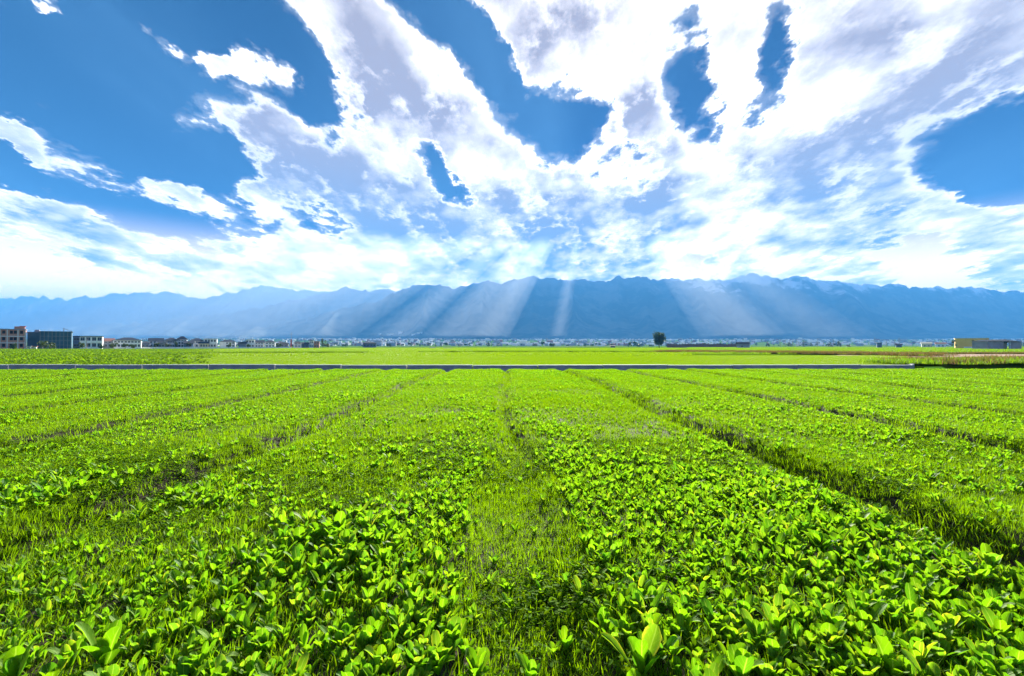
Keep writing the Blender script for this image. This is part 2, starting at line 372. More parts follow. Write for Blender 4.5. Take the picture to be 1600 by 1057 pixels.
# ------------------------------------------------------------------ the setting: plain, mountains
def ring_sheet(name, mat_, radii, nseg, zf):
    vv = [(0, 0, zf(0, 0))]; ff = []
    for r in radii:
        for k in range(nseg):
            a = 2*math.pi*k/nseg; x, y = r*math.cos(a), r*math.sin(a); vv.append((x, y, zf(x, y)))
    for k in range(nseg): ff.append([0, 1+k, 1+(k+1) % nseg])
    for i in range(len(radii)-1):
        for k in range(nseg):
            a = 1+i*nseg; ff.append([a+k, a+nseg+k, a+nseg+(k+1) % nseg, a+(k+1) % nseg])
    return mesh_obj(name, vv, ff, mat_, smooth=True)
gz = lambda x, y: (y-1000)*0.019*min(1.0, max(0.0, (y-1000)/1500)) - 0.05 if 1000 < y < 5600 else 87.35 if y >= 5600 else -0.45 if math.hypot(x, y) < 60 else -0.45 + min(1.0, (math.hypot(x, y)-60)/40)*0.40
tag(ring_sheet('ground', M['plain'], [15,30,45,60,70,80,90,100,150,250,400,700,1000,1300,1700,2100,2600,3200,4000,5000,5600,6500,9000,17500], 192, gz), 'flat valley floor of green fields reaching the mountains', 'ground', kind='structure')

def ridge(name, label, prof, Y, depth, seed, spur, foot=0.0, ncol=700, nrow=56, jag=1.0):
    """mountain range: crest heights from the profile at depth Y, front slopes broken by spurs and gullies"""
    P = np.array(prof, float); us = np.linspace(-1.5, 1.5, ncol)          # tangent of bearing
    pxs = 800 + F_PX*np.tan(np.arctan(us) - YAW)
    crest = np.interp(pxs, P[:, 0], P[:, 1])
    crest = crest - jag*(fbm(us*70+seed, us*0+seed, 6, 0.58)-0.5)*15
    hc = np.maximum((HOR - crest)/F_PX*Y + CAM_H, 3.0)
    ts = np.concatenate([np.linspace(0, 1, nrow)**0.9, np.linspace(1.06, 1.6, 8)])
    V = []
    for t in ts:
        yy = Y - depth*(1-t)
        base = np.where(t <= 1, np.minimum(t, 1)**1.35, np.maximum(1-(t-1)*1.5, 0))
        X = us*Y                                                     # spurs run straight out of the range
        env = math.sin(math.pi*min(t, 1)**0.8) if t < 1 else 0
        sp = 1 - np.abs(fbm(X/900+seed, X*0+yy/4200+seed, 4, 0.5)-0.5)*4; sp = np.clip(sp, 0, 1)**1.5
        sp2 = fbm(X/420+seed*3, X*0+yy/700, 5, 0.55)-0.5
        z = hc*base*(1 - spur*env*(1-sp*1.35)) + hc*env*0.13*sp2
        w = us*(Y - (Y-yy)*0.55) if t <= 1 else us*yy
        V.append(np.stack([w, np.full_like(us, yy), np.maximum(z, 0) - 0.3 + foot*0], 1))
    V = np.concatenate(V); nr = len(ts)
    i, j = np.meshgrid(np.arange(nr-1), np.arange(ncol-1), indexing='ij'); a = (i*ncol+j).ravel()
    Fc = np.stack([a, a+1, a+ncol+1, a+ncol], 1)
    return tag(mesh_obj(name, V, Fc, M['mountain'], smooth=True), label, 'mountains', kind='structure')
MAIN = [(-900,540),(200,540),(300,529),(380,517),(470,500),(540,482),(600,466),(628,452),(645,444),(668,442.5),(690,447),(712,450),(728,447),(748,441),(765,437),(784,441),(806,439),(830,432.5),(850,436),(872,435),
        (900,436),(930,440),(950,436),(970,432.5),(990,434),(1012,433),(1040,436),(1070,438),(1098,436),(1130,436),(1152,433),(1175,428),(1200,430),(1228,434),(1252,432),(1285,437),(1330,441),(1370,445),(1400,444),(1440,449),(1480,449),(1520,447),(1560,452),(1600,454),(1700,452),(1900,462),(2600,470)]
MID = [(-1200,535),(-300,530),(0,520),(130,511),(250,503),(330,494),(410,480),(470,467),(505,459),(522,453),(541,448.5),(560,454),(582,455),(606,451.5),(640,456),(700,458),(900,460),(1300,470),(1700,480),(2600,500)]
FAR = [(-1500,490),(-300,474),(-80,467),(0,468),(45,465),(90,467),(140,466),(185,462),(225,459),(252,456.5),(290,462),(320,466),(350,461),(375,453),(395,451),(414,448.5),(436,452),(470,454),(505,457),(560,459),(700,462),(1000,465),(2600,480)]
RIDGE_MAIN = ridge('mountain', 'long snow-dusted blue mountain range across the valley', MAIN, 6000, 1900, 3.7, 0.62)
ridge('mountain', 'blue mountain spur descending to the left behind the village', MID, 8000, 2300, 8.2, 0.58)
ridge('mountain', 'palest far mountain ridge at left behind the other spurs', FAR, 10600, 2600, 15.1, 0.5)

# ------------------------------------------------------------------ the crop field: raised beds and furrows
SP = 3.3
def wob(k, y): return 0.10*np.sin(y*0.35 + k*1.7) + 0.05*np.sin(y*1.1 + k*0.6)
def furrow(x, y):
    """signed distance to the nearest furrow line"""
    k = np.round(x/SP); d0 = x - (k*SP + wob(k, y)); return d0, k
FEND = 28.0
def bed_z(x, y):
    d0, k = furrow(x, y); ad = np.abs(d0)
    wdt = np.where(k == 0, np.interp(y, [4, 8], [.40, .22]), 0.34)
    dip = np.where(k == 0, np.interp(y, [4, 8], [.10, .16]), np.where(np.abs(k) == 1, .23, .18))*np.exp(-(ad/wdt*1.25)**4)
    z = 0.03*(fbm(x*0.6, y*0.6, 3)-0.5)*2 - dip + 0.025*np.exp(-((ad-0.55)/0.25)**2)
    end = np.clip((y-(FEND-0.5))/0.7, 0, 1)
    return z - 0.06 - 0.30*end
xs = np.concatenate([np.arange(-44, -8, 0.22), np.arange(-8, 8, 0.07), np.arange(8, 44.01, 0.22)]); ys = np.concatenate([np.arange(-4, 8, 0.09), np.arange(8, 29.3, 0.25)])
XX, YY = np.meshgrid(xs, ys); ZZ = bed_z(XX, YY) + 0.02*(fbm(XX*9, YY*9, 3)-0.5)
V = np.stack([XX.ravel(), YY.ravel(), ZZ.ravel()], 1); nc = len(xs)
i, j = np.meshgrid(np.arange(len(ys)-1), np.arange(nc-1), indexing='ij'); a = (i*nc+j).ravel()
tag(mesh_obj('field', V, np.stack([a, a+1, a+nc+1, a+nc], 1), M['soil'], smooth=True), 'dark soil of raised crop beds with furrows between', 'field', kind='structure')

# ---- leaf and plant shapes
def leaf_geo(L, Wd, tilt, bend, fold, curl, rows=8, seed=0):
    """spoon-shaped leaf on a stalk: grows up from the origin, leaning towards +x"""
    rr = random.Random(seed); vv = []; uv = []
    p = Vector((0, 0, 0)); ang = tilt
    T = [0, .22, .40, .55, .70, .84, .94, 1.0] if rows == 8 else [0, .26, .46, .66, .86, 1.0]
    for i, t in enumerate(T):
        if t < 0.30: w = Wd*(0.11 + 0.10*t)
        else:
            q = (t-0.30)/0.70; w = Wd*(0.14 + 0.88*math.sin(math.pi*min(1.0, q**1.3*0.90+0.02))**0.8)
        if i == rows-1: w = Wd*0.30
        seg = L*(T[min(i+1, rows-1)] - t)
        nrm = Vector((-math.cos(ang), 0, math.sin(ang)))
        cup = fold*(0.6 + 0.4*t)
        for k in (-1, -0.5, 0, 0.5, 1):
            lift = abs(k)**1.5*w*0.5*cup + 0.03*w*math.sin(7*t + k*5 + seed)*abs(k)
            vv.append(p + Vector((0, k*w*0.5, 0)) + nrm*lift); uv.append((0.5 + k*0.5, t))
        ang += bend/(rows-1)*(0.4 + 1.2*t) + (curl if i == rows-3 else 0)
        p = p + Vector((math.sin(ang), 0, math.cos(ang)))*seg
    ff = []
    for i in range(rows-1):
        for k in range(4): b = i*5+k; ff.append([b, b+1, b+6, b+5])
    return vv, ff, uv

def geo_mesh(name, parts, mat_):
    """parts: list of (verts, faces, uvs, lv) joined into one mesh with uv and a per-piece random value"""
    V = []; Fc = []; U = []; LV = []
    for vv, ff, uv, lv in parts:
        b = len(V); V += [tuple(v) for v in vv]; Fc += [[b+q for q in f_] for f_ in ff]; U += uv; LV += [lv]*len(vv)
    me = bpy.data.meshes.new(name); me.from_pydata(V, [], Fc); me.materials.append(mat_)
    me.polygons.foreach_set('use_smooth', [True]*len(me.polygons))
    ul = me.uv_layers.new(name='UVMap'); li = np.empty(len(me.loops), dtype=np.int32); me.loops.foreach_get('vertex_index', li)
    ul.data.foreach_set('uv', np.array(U, dtype=np.float32)[li].ravel())
    at_ = me.attributes.new('lv', 'FLOAT', 'POINT'); at_.data.foreach_set('value', np.array(LV, dtype=np.float32))
    me.update(); return me

LEAFP = []
for s in range(9):
    rr = random.Random(s+40)
    LEAFP.append(dict(L=rr.uniform(0.085, 0.155), Wd=rr.uniform(0.032, 0.062), tilt=rr.uniform(0.0, 0.15), bend=rr.uniform(0.1, 0.75), fold=rr.uniform(0.2, 0.6), curl=rr.uniform(-0.25, 0.3), seed=s))
LEAFM = []
for q in LEAFP:
    vv, ff, uv = leaf_geo(**q); LEAFM.append(geo_mesh('leaf', [(vv, ff, uv, 0.0)], M['crop']))
def plant_leaves(rr, n):
    """(leaf kind, heading, lean, scale) for each leaf of one plant"""
    out = []; a0 = rr.uniform(0, 6.28)
    for k in range(n):
        inner = k/n
        out.append((rr.randrange(9), a0 + k*2.4 + rr.uniform(-0.3, 0.3), rr.uniform(0.15, 0.68)*(1-inner*0.7), rr.uniform(0.78, 1.12)*(1-0.22*inner)))
    return out
PLANTM = []
for s in range(8):
    rr = random.Random(100+s); parts = []
    for (lk, hd, ln, sc_) in plant_leaves(rr, rr.randint(6, 8)):
        mt = Matrix.Rotation(hd, 4, 'Z') @ Matrix.Rotation(ln, 4, 'Y') @ Matrix.Scale(sc_, 4)
        q = dict(LEAFP[lk]); q['rows'] = 6
        vv, ff, uv = leaf_geo(**q); parts.append(([mt @ v for v in vv], ff, uv, rr.random()))
    PLANTM.append(geo_mesh('crop plant', parts, M['crop']))
def blade(rr, L, w, x0, y0, hd, lean, droop):
    d = Vector((math.cos(hd), math.sin(hd), 0)); s = Vector((-d.y, d.x, 0)); p = Vector((x0, y0, -0.01)); vv = []; ang = lean
    for i in range(4):
        t = i/3; ww = w*(1-t*0.65)*0.5
        if i < 3: vv += [p - s*ww, p + s*ww]
        else: vv += [p]
        p = p + (d*math.sin(ang) + Vector((0, 0, 1))*math.cos(ang))*L/3; ang += droop
    return vv, [[0,1,3,2],[2,3,5,4],[4,5,6]], [(0, 0)]*7
def tuft_mesh(name, seed, n, rad, L0, L1, w0, w1, mat_, lean=(0.05, 0.7), droop=(0.0, 0.45)):
    rr = random.Random(seed); parts = []
    for k in range(n):
        r_ = rad*math.sqrt(rr.random()); a = rr.uniform(0, 6.28)
        parts.append((*blade(rr, rr.uniform(L0, L1), rr.uniform(w0, w1), r_*math.cos(a), r_*math.sin(a), rr.uniform(0, 6.28), rr.uniform(*lean), rr.uniform(*droop)), rr.random()))
    return geo_mesh(name, parts, mat_)
def weed_mesh(name, seed, n, rad, mat_, s0=0.012, s1=0.026, hmax=0.07):
    """low creeping weed with many small oval leaves"""
    rr = random.Random(seed); parts = []
    for k in range(n):
        r_ = rad*math.sqrt(rr.random()); a = rr.uniform(0, 6.28); z = rr.uniform(0.0, hmax); s = rr.uniform(s0, s1)
        mt = Matrix.Translation((r_*math.cos(a), r_*math.sin(a), z)) @ Euler((rr.uniform(-0.7, 0.7), rr.uniform(-0.7, 0.7), rr.uniform(0, 6.28))).to_matrix().to_4x4()
        pts = [(0,0,0),(0.45*s,0.36*s,0.1*s),(1.0*s,0.30*s,0.06*s),(1.35*s,0,0),(1.0*s,-0.30*s,0.06*s),(0.45*s,-0.36*s,0.1*s)]
        parts.append(([mt @ Vector(p) for p in pts], [[0,1,2,3],[0,3,4,5]], [(0, 0)]*6, rr.random()))
    return geo_mesh(name, parts, mat_)
GRASSM = [tuft_mesh('grass tuft', 300+s, 26, 0.065, 0.05, 0.105, 0.004, 0.0075, M['grass']) for s in range(5)]
GRASSM += [weed_mesh('weed', 330+s, 34, 0.06, M['weed']) for s in range(3)]
FARGRASS = [tuft_mesh('far grass tuft', 350+s, 30, 0.12, 0.06, 0.12, 0.007, 0.012, M['grass']) for s in range(4)]

def scatter(name, label, cat, pts, rot, scl, idx, meshes):
    """one object of uncountable growth: shapes set on points by geometry nodes"""
    col = bpy.data.collections.new(name + ' shapes')
    for k, me in enumerate(meshes):
        o = bpy.data.objects.new('shape_%02d' % k, me); col.objects.link(o)
    me = bpy.data.meshes.new(name); me.vertices.add(len(pts)); me.vertices.foreach_set('co', np.asarray(pts, dtype=np.float32).ravel())
    at_ = me.attributes.new('rot', 'FLOAT_VECTOR', 'POINT'); at_.data.foreach_set('vector', np.asarray(rot, dtype=np.float32).ravel())
    at_ = me.attributes.new('scl', 'FLOAT', 'POINT'); at_.data.foreach_set('value', np.asarray(scl, dtype=np.float32))
    at_ = me.attributes.new('idx', 'INT', 'POINT'); at_.data.foreach_set('value', np.asarray(idx, dtype=np.int32))
    o = bpy.data.objects.new(name, me); C.objects.link(o)
    tr = bpy.data.node_groups.new(name, 'GeometryNodeTree')
    tr.interface.new_socket('Geometry', in_out='INPUT', socket_type='NodeSocketGeometry'); tr.interface.new_socket('Geometry', in_out='OUTPUT', socket_type='NodeSocketGeometry')
    N = tr.nodes.new; ln = tr.links.new
    gi = N('NodeGroupInput'); go = N('NodeGroupOutput'); ip = N('GeometryNodeInstanceOnPoints'); ci = N('GeometryNodeCollectionInfo')
    ci.inputs['Collection'].default_value = col; ci.inputs['Separate Children'].default_value = True; ci.inputs['Reset Children'].default_value = True
    def na(nm, ty): q = N('GeometryNodeInputNamedAttribute'); q.data_type = ty; q.inputs[0].default_value = nm; return q.outputs[0]
    e2r = N('FunctionNodeEulerToRotation'); ln(na('rot', 'FLOAT_VECTOR'), e2r.inputs[0])
    ln(gi.outputs[0], ip.inputs['Points']); ln(ci.outputs[0], ip.inputs['Instance']); ip.inputs['Pick Instance'].default_value = True
    ln(na('idx', 'INT'), ip.inputs['Instance Index']); ln(e2r.outputs[0], ip.inputs['Rotation']); ln(na('scl', 'FLOAT'), ip.inputs['Scale']); ln(ip.outputs[0], go.inputs[0])
    md = o.modifiers.new('growth', 'NODES'); md.node_group = tr
    return tag(o, label, cat, kind='stuff')

def jgrid(x0, x1, y0, y1, s):
    gx, gy = np.meshgrid(np.arange(x0, x1, s), np.arange(y0, y1, s))
    gx = gx.ravel() + rng.uniform(-0.5, 0.5, gx.size)*s; gy = gy.ravel() + rng.uniform(-0.5, 0.5, gy.size)*s
    return gx, gy
def wedge(x, y, m0=2.8): return np.abs(x - 0.013*y) < 1.10*y + m0

# where the broad-leaved crop stands thick and where grass has taken over
def leafiness(x, y):
    d0, k = furrow(x, y); ad = np.abs(d0 - np.where(k == 0, 0.05, 0))
    half = np.where(k == 0, np.interp(y, [1.8, 3, 4, 6, 9], [.17, .24, .32, .20, .07]), 0.22)
    n = fbm(x*0.55+3, y*0.55+8, 3)
    v = np.clip((ad-half)/0.25, np.where(k == 0, 0.10, 0.04), 1)*np.clip((n-0.25)/0.20, np.where(y < 3.2, 0.88, 0.45), 1)
    return v*np.where((y > 3.4) & (y < 9), np.clip((fbm(x*0.5+20, y*0.5, 2)-0.28)/0.25, 0.4, 1), 1)

def crop(y0, y1, s):
    x, y = jgrid(-1.15*y1-3, 1.15*y1+3, y0, y1, s)
    k = wedge(x, y) & (rng.random(x.size) < leafiness(x, y)); return x[k], y[k]
cx1, cy1 = crop(0.9, 6.5, 0.071); cx2, cy2 = crop(6.5, FEND-0.3, 0.11)
cx = np.concatenate([cx1, cx2]); cyy = np.concatenate([cy1, cy2])
size = (0.42 + 1.05*fbm(cx*0.9+50, cyy*0.9, 3))*rng.uniform(0.62, 1.28, cx.size)*np.interp(cyy, [2, 3, 5, 9, 28], [1.06, 0.98, 0.78, 0.70, 0.70])
cz = bed_z(cx, cyy) - 0.012
# the plants that show largest become things of their own
tana = (cx/cyy); rowpx = HOR + (CAM_H - cz)*F_PX/cyy; colpx = 790 + F_PX*cx/cyy
inview = (rowpx > 580) & (rowpx < 1085) & (colpx > -15) & (colpx < 1615)
dist = np.hypot(cx, cyy); order = np.argsort(np.where(inview, dist/np.maximum(size, 0.3), 1e9))
HERO = [  # photo column, row, scale, label: plants one can point at
 (1000,1062,1.75,'large pale plant with a drooping side leaf just right of the grassy strip, bottom edge'),
 (1152,1075,1.75,'broad fan-leaved plant at the bottom edge, second right of the grassy strip'),
 (885,905,0.95,'single upright leafy seedling beside a bare soil spot on the grassy strip'),
 (1385,985,1.25,'tall plant with one yellow-edged leaf in the right-hand bed near the front'),
 (1540,905,1.45,'big pale-leaved plant at the far right edge of the front bed'),
 (1210,990,1.40,'dark green plant with crowded upright leaves in the front right bed'),
 (170,1040,1.75,'largest rounded-leaf plant near the bottom left corner'),
 (30,1065,1.70,'dark broad leaf plant in the very bottom left corner'),
 (580,950,1.35,'fan-shaped plant with a wide flat leaf left of the grassy strip'),
 (688,892,1.15,'spreading pale star-shaped plant at the left edge of the grassy strip'),
 (745,1035,1.30,'tall paddle-leaved plant where the left bed meets the grassy strip'),
]
hero_xy = []
for (px, py, s_, lb) in HERO:
    yv = (CAM_H + 0.06)*F_PX/(py - HOR); hero_xy.append((at(px, yv), yv))
taken = np.zeros(cx.size, bool)
for (hx, hy) in hero_xy: taken |= np.hypot(cx-hx, cyy-hy) < 0.10
NIND = 289
sel = [q for q in order if not taken[q]][:NIND]
rest = ~taken; rest[sel] = False
def make_plant(x, y, z, s, seed, label, group, n=None):
    rr = random.Random(seed); e = empty('crop_plant', (x, y, z), rr.uniform(0, 6.28))
    tag(e, label, 'plant', group)
    for (lk, hd, ln, sc_) in plant_leaves(rr, n or rr.randint(6, 8)):
        o = bpy.data.objects.new('leaf', LEAFM[lk]); C.objects.link(o); o.parent = e
        o.rotation_euler = (Matrix.Rotation(hd, 3, 'Z') @ Matrix.Rotation(ln, 3, 'Y')).to_euler(); o.scale = (sc_*s,)*3
for (px, py, s_, lb), (hx, hy) in zip(HERO, hero_xy):
    make_plant(hx, hy, float(bed_z(np.array(hx), np.array(hy)))-0.01, s_, int(px*7+py), lb, None, 8)
for q in sel:
    x, y = float(cx[q]), float(cyy[q])
    side = 'left' if x < 0 else 'right'
    big = 'large' if size[q] > 1.02 else 'middling' if size[q] > 0.82 else 'small'
    depth = 'frontmost' if y < 2.15 else 'second' if y < 2.6 else 'third'
    if abs(x) < 0.75: row = 'at the %s rim of the central grassy strip' % side
    elif abs(x) < 1.5: row = 'in the inner half of the near %s bed' % side
    else: row = 'in the outer half of the near %s bed' % side
    make_plant(x, y, float(cz[q]), float(size[q]), int(q)+9000, '%s spoon-leaved plant %s, %s rows' % (big, row, depth), '%s leafy plants %s, %s rows' % (big, row, depth))
n_ = rest.sum()
scatter('crop', 'broad-leaved young greens covering the beds up to the concrete channel', 'crop',
        np.stack([cx, cyy, cz], 1)[rest], np.stack([rng.normal(0, .10, n_), rng.normal(0, .10, n_), rng.uniform(0, 6.28, n_)], 1), size[rest], rng.integers(0, len(PLANTM), n_), PLANTM)

x1, y1 = jgrid(-11, 11, 0.9, 7.0, 0.047); k = wedge(x1, y1)
k &= rng.random(x1.size) < np.clip(1.15 - 0.60*leafiness(x1, y1), 0, 1); x1, y1 = x1[k], y1[k]
n1_ = x1.size
gs1 = (0.55 + 0.75*fbm(x1*1.3+9, y1*1.3, 3))*rng.uniform(0.7, 1.2, n1_)
wd = fbm(x1*1.1+70, y1*1.1+30, 3); d0, kk = furrow(x1, y1)
gs1 *= np.where((np.abs(d0) < 0.3) & (kk != 0), 1.1, 1.0)
weedy = (wd + rng.normal(0, .16, n1_)) > 0.66
id1 = np.where(weedy, 5 + rng.integers(0, 3, n1_), rng.integers(0, 5, n1_))
scatter('grass', 'short bright grass and small weeds in the furrows and among the near plants', 'grass',
        np.stack([x1, y1, bed_z(x1, y1)-0.01], 1), np.stack([rng.normal(0, .12, n1_), rng.normal(0, .12, n1_), rng.uniform(0, 6.28, n1_)], 1), gs1, id1, GRASSM)
x2, y2 = jgrid(-34, 34, 7.0, FEND-0.1, 0.105); k = wedge(x2, y2); x2, y2 = x2[k], y2[k]; n2_ = x2.size
d0, kk = furrow(x2, y2)
gs2 = (0.55 + 0.7*fbm(x2*0.9+9, y2*0.9, 3))*rng.uniform(0.7, 1.15, n2_)*np.where(np.abs(d0) < 0.28, np.where(kk == 0, 1.0, 1.5), 1)
scatter('grass', 'fine grass between the farther rows of the field', 'grass',
        np.stack([x2, y2, bed_z(x2, y2)-0.01], 1), np.stack([rng.normal(0, .1, n2_), rng.normal(0, .1, n2_), rng.uniform(0, 6.28, n2_)], 1), gs2, rng.integers(0, 4, n2_), FARGRASS)
print('plants', cx.size, 'grass', n1_, n2_)

# ------------------------------------------------------------------ concrete irrigation channel at the end of the beds
CH = 29.6
ch = empty('irrigation_channel', (0, CH, 0)); tag(ch, 'long low concrete irrigation channel with pale top edge behind the beds', 'channel')
x = -46.0; xe = at(1425, CH); k = 0
while x < xe - 0.5:
    w_ = min(3.95, xe - x); dz_ = 0.012*math.sin(k*2.1) - (0.035 if x > at(515, CH) else 0.0) + 0.03
    m1 = MB().box(x, x+w_, 0.0, 0.16, -0.5, 0.10+dz_).build('wall_panel', M['concrete'], ch)
    MB().box(x-0.01, x+w_+0.01, -0.03, 0.20, 0.10+dz_, 0.145+dz_).build('cap', M['capstone'], m1)  # sunlit top of the wall put into a paler colour
    x += 4.0; k += 1
m1 = MB().poly([(xe,0,-.5),(xe+.16,0.03,-.5),(xe+2.1,2.6,-.5),(xe+1.9,2.7,-.5),(xe,0,.16),(xe+.16,0.03,.16),(xe+2.1,2.6,.20),(xe+1.9,2.7,.20)],
               [(0,3,2,1),(4,5,6,7),(0,1,5,4),(1,2,6,5),(2,3,7,6),(3,0,4,7)]).build('wing_wall', M['concrete'], ch)
MB().box(-46, xe, -1.25, -1.12, -0.5, -0.24).build('near_lip', M['concrete'], ch)
MB().box(-46, xe, -1.12, 0.0, -0.5, -0.42).build('channel_bed', M['concrete'], ch)

# ------------------------------------------------------------------ fields beyond the channel
def strip(name, label, mat_, pts, z0, z1, kind='structure', cat='field'):
    n = len(pts); vv = [(p[0], p[1], z1) for p in pts] + [(p[0], p[1], z0) for p in pts]
    ff = [list(range(n))] + [[i, n+i, n+(i+1) % n, (i+1) % n] for i in range(n)]
    return tag(mesh_obj(name, vv, ff, mat_), label, cat, kind=kind)
def plain2(name, cols, sc_=0.5):
    return plain(name, cols[0], cols[1], sc_, 1.0, 0.0, 0.8, 0.15)
M['wheatground'] = plain2('wheat ground', ((0.075,0.14,0.006),(0.11,0.19,0.008)))
M['greenground'] = plain2('green field ground', ((0.045,0.12,0.012),(0.075,0.17,0.016)))
M['vegground'] = plain2('vegetable ground', ((0.05,0.10,0.012),(0.09,0.15,0.02)))
M['bankground'] = plain2('bank ground', ((0.035,0.07,0.012),(0.07,0.11,0.016)))
strip('field', 'bright wheat field just behind the concrete channel', M['wheatground'], [(-62,CH+.3),(xe+1,CH+.3),(42,60),(72,98),(-115,98)], -0.5, 0.00)
strip('field', 'second yellow-green field beyond the first dark bank', M['wheatground'], [(-118,100),(60,100),(190,330),(-240,330)], -0.5, 0.03)
strip('field', 'deeper green field on the right beyond the dirt track', M['greenground'], [(62,100),(75,88),(160,88),(520,470),(198,470),(192,330)], -0.5, 0.10)
strip('path', 'pinkish bare dirt track crossing on the right', M['dirt'], [(38,57),(48,52),(110,64),(110,70),(70,72),(46,66)], -0.5, 0.06, cat='path')

def patch_mesh(name, seed, n, half, L0, L1, w0, w1, mat_):
    rr = random.Random(seed); parts = []
    for k in range(n):
        parts.append((*blade(rr, rr.uniform(L0, L1), rr.uniform(w0, w1), rr.uniform(-half, half), rr.uniform(-half, half), rr.uniform(0, 6.28), rr.uniform(0.05, 0.6), rr.uniform(0, 0.4)), rr.random()))
    return geo_mesh(name, parts, mat_)
def sc_area(name, label, cat, x, y, z, scl, meshes):
    n = len(x); return scatter(name, label, cat, np.stack([x, y, z], 1), np.stack([np.zeros(n), np.zeros(n), rng.uniform(0, 6.28, n)], 1), scl, rng.integers(0, len(meshes), n), meshes)
WH = [patch_mesh('wheat patch', 500+q, 110, 0.36, 0.10, 0.20, 0.010, 0.018, M['wheat']) for q in range(4)]
WH2 = [patch_mesh('far wheat patch', 520+q, 120, 1.6, 0.16, 0.30, 0.06, 0.11, M['wheat']) for q in range(3)]
GR2 = [patch_mesh('far green patch', 540+q, 120, 1.6, 0.20, 0.42, 0.06, 0.12, M['veg']) for q in range(3)]
DR = [patch_mesh('dry weed patch', 560+q, 90, 0.7, 0.20, 0.60, 0.02, 0.05, M['dry']) for q in range(4)]
BK = [patch_mesh('bank grass patch', 580+q, 90, 0.6, 0.12, 0.40, 0.02, 0.045, M['veg']) for q in range(3)]
VG = [weed_mesh('vegetable clump', 600+q, 60, 0.32, M['veg'], 0.06, 0.14, 0.32) for q in range(4)]
bear = lambda x, y: x/y
x, y = jgrid(-80, 60, CH+0.5, 62, 0.52); k = wedge(x, y, 2) & (bear(x, y) > -0.70+0.05*np.sin(y)) & (bear(x, y) < 0.84); x, y = x[k], y[k]
sc_area('wheat', 'short young wheat filling the field behind the channel', 'wheat', x, y, 0*x, 0.6+0.5*fbm(x*.25, y*.25, 3), WH)
x, y = jgrid(-120, 120, 62, 330, 2.4); k = wedge(x, y, 2) & (bear(x, y) > -0.66) & (bear(x, y) < 0.36+0.02*np.sin(y*.1)) & ~((y > 96) & (y < 101)); x, y = x[k], y[k]
sc_area('wheat', 'more distant wheat up to the village edge', 'wheat', x, y, 0.02+0*x, rng.uniform(.6, 1, x.size), WH2)
x, y = jgrid(25, 540, 75, 470, 3.0); k = wedge(x, y, 2) & (bear(x, y) > 0.38) & ((y > 92) | (bear(x, y) < .6)); x, y = x[k], y[k]
sc_area('grass', 'deeper green growth in the fields on the right', 'grass', x, y, 0.08+0*x, rng.uniform(.5, 1.1, x.size), GR2)
x, y = jgrid(-200, -18, CH+0.8, 175, 0.95); k = wedge(x, y, 2) & (bear(x, y) <= -0.66+0.06*np.sin(y*0.4)) & (np.sin(y*0.9+x*0.05) > -0.75); x, y = x[k], y[k]
sc_area('vegetables', 'bushy vegetable rows in front of the left buildings', 'vegetables', x, y, 0*x-0.02, rng.uniform(.5, 1.3, x.size), VG)

def bank(name, label, pts, w_, h_, growth, n_, lab2, sc0=0.6, sc1=1.3):
    """low earth bank between fields with rough growth on it"""
    vv = []; ff = []; P = [Vector((p[0], p[1], 0)) for p in pts]; seg = []
    for a_, b_ in zip(P[:-1], P[1:]):
        m_ = max(2, int((b_-a_).length/2.5)); seg += [a_.lerp(b_, q/m_) for q in range(m_)]
    seg.append(P[-1])
    for i, p in enumerate(seg):
        d = (seg[min(i+1, len(seg)-1)] - seg[max(i-1, 0)]).normalized(); nn = Vector((-d.y, d.x, 0)); hh = h_*random.uniform(0.7, 1.15)
        for t, zz in ((-1, -0.3), (-0.5, 0.6*hh), (0, hh), (0.5, 0.7*hh), (1, -0.3)):
            q = p + nn*t*w_*random.uniform(0.9, 1.1); vv.append((q.x, q.y, zz))
    for i in range(len(seg)-1):
        for k_ in range(4): b_ = i*5+k_; ff.append([b_, b_+1, b_+6, b_+5])
    tag(mesh_obj(name, vv, ff, M['bankground'], smooth=True), label, 'bank', kind='structure')
    t = rng.random(n_)*(len(seg)-1); i0 = t.astype(int); fr = t-i0; S = np.array([(p.x, p.y) for p in seg])
    xy = S[i0]*(1-fr)[:, None] + S[np.minimum(i0+1, len(seg)-1)]*fr[:, None] + rng.normal(0, w_*0.42, (n_, 2))
    sc_area('weeds', lab2, 'weeds', xy[:, 0], xy[:, 1], np.full(n_, h_*0.45), rng.uniform(sc0, sc1, n_), growth)
bank('bank', 'dark grassy field bank behind the wheat, centre', [(at(655,99),99),(at(860,99),99),(at(1035,97),97)], 1.6, 0.30, BK, 500, 'grass on the dark field bank across the centre')
bank('bank', 'dark grassy field bank behind the wheat, left', [(at(200,80),80),(at(400,84),84),(at(575,88),88)], 1.5, 0.28, BK, 500, 'grass on the dark field bank towards the left')
bank('bank', 'brown weedy bank running towards the dirt track on the right', [(at(1035,96),96),(at(1180,82),82),(at(1330,68),68),(at(1440,58),58)], 2.6, 0.32, DR+BK[:1], 1500, 'dry brown weeds along the bank on the right', .5, 1.1)
bank('bank', 'brown strip beyond the dirt track at the right edge', [(at(1380,74),74),(at(1600,78),78),(at(1720,80),80)], 1.6, 0.15, DR, 400, 'dry weeds beyond the dirt track', .4, .8)
bank('bank', 'olive scrubby bank at the end of the channel, right edge', [(xe+2.5,CH+3.0),(xe+9,CH+5.0),(xe+18,CH+7.0)], 2.6, 0.35, BK+DR[:1]+BK, 1100, 'rough olive scrub past the end of the channel', .5, 1.2)

